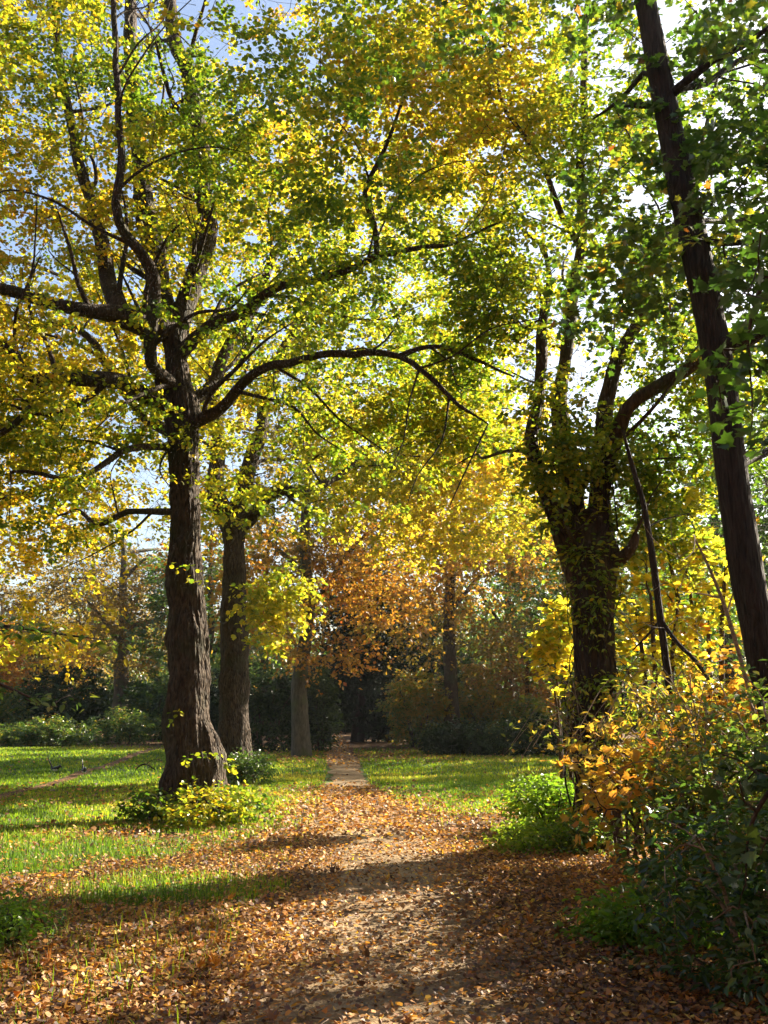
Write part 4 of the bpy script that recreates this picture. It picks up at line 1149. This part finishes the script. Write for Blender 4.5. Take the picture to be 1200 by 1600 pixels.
for st_ in ([(880, 850), (858, 790), (842, 740), (834, 690), (842, 640), (848, 590)], [(905, 850), (893, 770), (885, 700), (878, 630)], [(940, 850), (945, 770), (945, 700), (946, 640)], [(950, 830), (960, 700), (980, 650)]):
    for k in range(4):
        pts = [P(a + t.r.normal(0, 8), b_, D3 - .28 + t.r.normal(0, .04)) for a, b_ in st_]
        ids = t.path(pts, np.linspace(.011, .004, len(pts)), limb=0, step=.12)
        tips += ids[3::3]
t.Q = np.array(t.p)
t.wood(root, B_DARK, merge=True, name='stems'); root.children[0].name = 'stems'
leaf_crown(t, root, tips, M_LIME, np.random.default_rng(521), 9, .42, .085, T_OVAL, .38, amp=.45, twl=2, twigs=False, name='foliage')

# ---- boughs hanging into view from trees beside the camera
def bough(name, label, pts, rad, n, R_, mat, seed, per, R, size, T, base, spread, flat=.4):
    root = empty(name, pts[0], label, 'branch')
    t = Tree(seed)
    t.path(pts, rad, limb=0, step=.1)
    q = np.array(t.p)
    att = q[t.r.integers(len(q) // 4, len(q), n)] + t.r.normal(0, 1, (n, 3)) * np.array(spread)
    tips = t.grow(att, step=.15, up=0)
    t.wood(root, B_TWIG, merge=True, name='stem'); root.children[0].name = 'stem'
    leaf_crown(t, root, tips, mat, np.random.default_rng(seed + 1), per, R, size, T, base, amp=.25, flat=flat, name='foliage', twl=3, twigs=False)
bough('beech_bough', 'flat spray of bright green leaves reaching in at the left edge above the lawn', pts_px([(-120, 960, 0), (-20, 975), (60, 985), (110, 993), (165, 1000)], 5.5), [.016, .013, .009, .006, .003], 18, .2, M_BRAMBLE, 530, 9, .10, .055, T_OVAL, .55, (.05, .2, .012), flat=.08)
bough('beech_bough', 'lower flat spray of green leaves at the left edge above the bramble thicket', pts_px([(-120, 1050, .3), (-30, 1060), (25, 1080), (80, 1105)], 5.0), [.014, .011, .007, .003], 10, .2, M_BRAMBLE, 531, 8, .09, .055, T_OVAL, .55, (.05, .15, .02), flat=.12)
bough('maple_bough', 'dark green maple leaves hanging in from the right edge over the thicket', pts_px([(1330, 1120), (1250, 1190), (1200, 1240), (1170, 1300), (1165, 1380)], 4.6), [.02, .016, .012, .009, .004], 18, .2, M_DARK, 532, 7, .16, .08, T_MAPLE, .75, (.08, .2, .14))
bough('maple_bough', 'dark green maple leaves hanging in at the upper right edge', pts_px([(1340, 330), (1260, 380), (1200, 430), (1170, 520), (1175, 620)], 5.2), [.03, .022, .016, .01, .005], 34, .2, M_OAK, 533, 9, .22, .10, T_MAPLE, .3, (.10, .35, .25))

# ---- unseen trees and a bush added on the right to cast shade
wild_tree('woodland_tree', 'unseen maple added right of the path to shade the foreground', 'tree', 9.2, 10.4, 13, .25, (0, 0, 6.8), (3.2, 3.2, 5.0), 230, M_OAK, B_DARK, 601, per=40, R=.8, size=.17, base=.5, amp=.3, clump=.42, minz=1.5)

wild_tree('woodland_tree', 'unseen maple added right of the lawn to cast shade across it', 'tree', 15.0, 29.5, 11, .22, (0, 0, 6.8), (3.0, 3.2, 4.2), 330, M_OAK, B_DARK, 604, per=44, R=.8, size=.18, base=.4, amp=.3, clump=.3, minz=1.5)
wild_tree('woodland_tree', 'unseen low crowned maple added right beside the camera to darken the near thicket', 'tree', 6.4, 3.4, 9, .2, (0, 0, 4.6), (2.4, 2.6, 3.6), 330, M_OAK, B_DARK, 602, per=44, R=.7, size=.18, base=.3, amp=.3, clump=.3, minz=1.0)
shrub('bramble_bush', 'unseen dense bramble added right beside the camera to darken the near thicket', 'shrub', 3.9, 3.2, 1.0, 1.1, 1.9, 200, M_BRAMBLE, 603, per=30, R=.25, size=.09, T=T_OVAL, base=.4, amp=.3, stems=8, clump=.2)

# ================================================================== SMALL THINGS
# magpies
M_BLACK = plain_mat('black feather', (.012, .012, .016), .35)
M_WHITE = plain_mat('white feather', (.75, .74, .7), .6)
def magpie(label, px, py, yaw, tail_up):
    g = G(px, py); b = base_at(g[0], g[1])
    root = empty('magpie', b, label, 'bird', 'magpies on the lawn')
    cy_, sy_ = math.cos(yaw), math.sin(yaw)
    def W(u, v, w): return b + np.array([u * cy_ - v * sy_, u * sy_ + v * cy_, w])
    mb = MB()
    tl = tail_up
    prof_ = [(.165, .142, .002), (.15, .145, .006), (.128, .152, .012), (.115, .157, .022), (.095, .160, .029), (.075, .150, .030), (.055, .132, .036), (.02, .11, .05), (-.02, .098, .054), (-.06, .098, .043), (-.09, .105, .026),
             (-.12, .112 + tl * .3, .018), (-.17, .112 + tl * .8, .016), (-.23, .112 + tl * 1.5, .010), (-.26, .112 + tl * 1.9, .003)]
    pp, rr = resample([W(u, 0, w) for u, w, q in prof_], [q for u, w, q in prof_], .008)
    tube(mb, pp, rr, 14)
    F_ = np.concatenate([f[:, :3] for f in mb.f]); V_ = np.concatenate(mb.v)
    cen = V_[F_].mean(1)
    loc = cen - b
    u = loc[:, 0] * cy_ + loc[:, 1] * sy_
    idx = np.where((loc[:, 2] < .098) & (u > -.07) & (u < .05), 1, 0)
    mb.build('body', None, root, mats=[M_BLACK, M_WHITE], matidx=idx)
    for s in (-1, 1):
        mb = MB()
        wp = [(.04, .118, .012), (.0, .115, .022), (-.05, .108, .02), (-.1, .108, .012), (-.13, .11, .004)]
        tube(mb, [W(a, s * .045 * (1 if k < 3 else .6), w) for k, (a, w, q) in enumerate(wp)], [q for a, w, q in wp], 8)
        mb.build('wing', M_BLACK, root)
        mb = MB()
        tube(mb, [W(.0, s * .02, .07), W(-.01, s * .02, .035), W(.005, s * .02, .0)], [.006, .004, .004], 6)
        tube(mb, [W(.005, s * .02, .006), W(.035, s * .022, .004)], [.004, .002], 5)
        mb.build('leg', M_BLACK, root)
magpie('black and white bird with tail cocked, standing on a sunlit strip of lawn', 87, 1209, math.radians(-15), .16)
magpie('black and white bird beside the bare trail, half turned away', 131, 1212, math.radians(-60), .13)
# fallen branch
t = Tree(540)
g = G(225, 1206)
root = empty('fallen_branch', base_at(*g), 'dark curved dead branch lying on the shaded lawn left of the big lime', 'branch')
a_, b_ = G(211, 1206), G(246, 1206)
pt = [(*a_, .03), (*(a_ * .8 + b_ * .2), .14), (*(a_ * .5 + b_ * .5), .17), (*(a_ * .2 + b_ * .8), .08), (*(b_ * 1.0), .03)]
t.path([np.array(q) for q in pt], [.012, .024, .022, .018, .008], limb=0, step=.06)
t.path([np.array(pt[2]), np.array(pt[2]) + np.array([.12, .05, .1]), np.array(pt[2]) + np.array([.3, .05, .1])], [.01, .008, .004], parent=len(t.p) // 2, limb=0, step=.06)
mb = MB()
t.wood(root, B_DARK, merge=True, name='stem'); root.children[0].name = 'stem'

# ================================================================== LIGHT, SKY, CAMERA
# thin autumn mist between the trees
HAZE = 0.0003
if HAZE:
    m, nt, out = new_mat('haze')
    pv = nt.nodes.new('ShaderNodeVolumePrincipled')
    pv.inputs['Color'].default_value = (.92, .95, 1.0, 1); pv.inputs['Density'].default_value = HAZE; pv.inputs['Anisotropy'].default_value = 0.45
    nt.links.new(pv.outputs[0], out.inputs['Volume'])
    mb = MB()
    hv = [(-90, -40, -1.5), (90, -40, -1.5), (90, 100, -1.5), (-90, 100, -1.5), (-90, -40, 24), (90, -40, 24), (90, 100, 24), (-90, 100, 24)]
    mb.add(hv, [[[0, 3, 2, 1], [4, 5, 6, 7], [0, 1, 5, 4], [1, 2, 6, 5], [2, 3, 7, 6], [3, 0, 4, 7]]], smooth_=False)
    ho = mb.build('haze', m); tag(ho, kind='stuff')
SUN_AZ, SUN_EL = math.radians(53), math.radians(30)
world = bpy.data.worlds.new('World'); scene.world = world; world.use_nodes = True
nt = world.node_tree
bg = nt.nodes['Background']
sky = nt.nodes.new('ShaderNodeTexSky'); sky.sky_type = 'NISHITA'; sky.sun_disc = False
sky.sun_elevation = SUN_EL; sky.sun_rotation = SUN_AZ
sky.air_density = 1.0; sky.dust_density = 2.4; sky.ozone_density = 1.0
nt.links.new(sky.outputs[0], bg.inputs[0]); bg.inputs[1].default_value = 0.056
sd = bpy.data.lights.new('sun', 'SUN'); sd.energy = 5.0; sd.angle = math.radians(0.55); sd.color = (1.0, .88, .70)
so = bpy.data.objects.new('sun', sd); COL.objects.link(so)
dirv = Vector((math.sin(SUN_AZ) * math.cos(SUN_EL), math.cos(SUN_AZ) * math.cos(SUN_EL), math.sin(SUN_EL)))
so.rotation_euler = dirv.to_track_quat('Z', 'Y').to_euler()
so.location = dirv * 60

cd = bpy.data.cameras.new('camera'); cam = bpy.data.objects.new('camera', cd); COL.objects.link(cam)
cd.sensor_fit = 'VERTICAL'; cd.sensor_height = 24.0; cd.sensor_width = 18.0; cd.lens = F / 1600 * 24.0
cam.location = (0, 0, EYE); cam.rotation_euler = (math.radians(90) + TILT, 0, 0)
cd.clip_start = 0.05; cd.clip_end = 2000
scene.camera = cam
scene.render.resolution_x, scene.render.resolution_y = 768, 1024
scene.view_settings.view_transform = 'Standard'; scene.view_settings.look = 'None'; scene.view_settings.gamma = 1.0
scene.view_settings.exposure = 2.35
scene.render.engine = 'CYCLES'
cy = scene.cycles
cy.max_bounces = 10; cy.diffuse_bounces = 7; cy.glossy_bounces = 2; cy.transmission_bounces = 4; cy.transparent_max_bounces = 8
cy.caustics_reflective = False; cy.caustics_refractive = False
cy.use_denoising = True; cy.denoiser = 'OPENIMAGEDENOISE'
cy.sample_clamp_indirect = 6.0
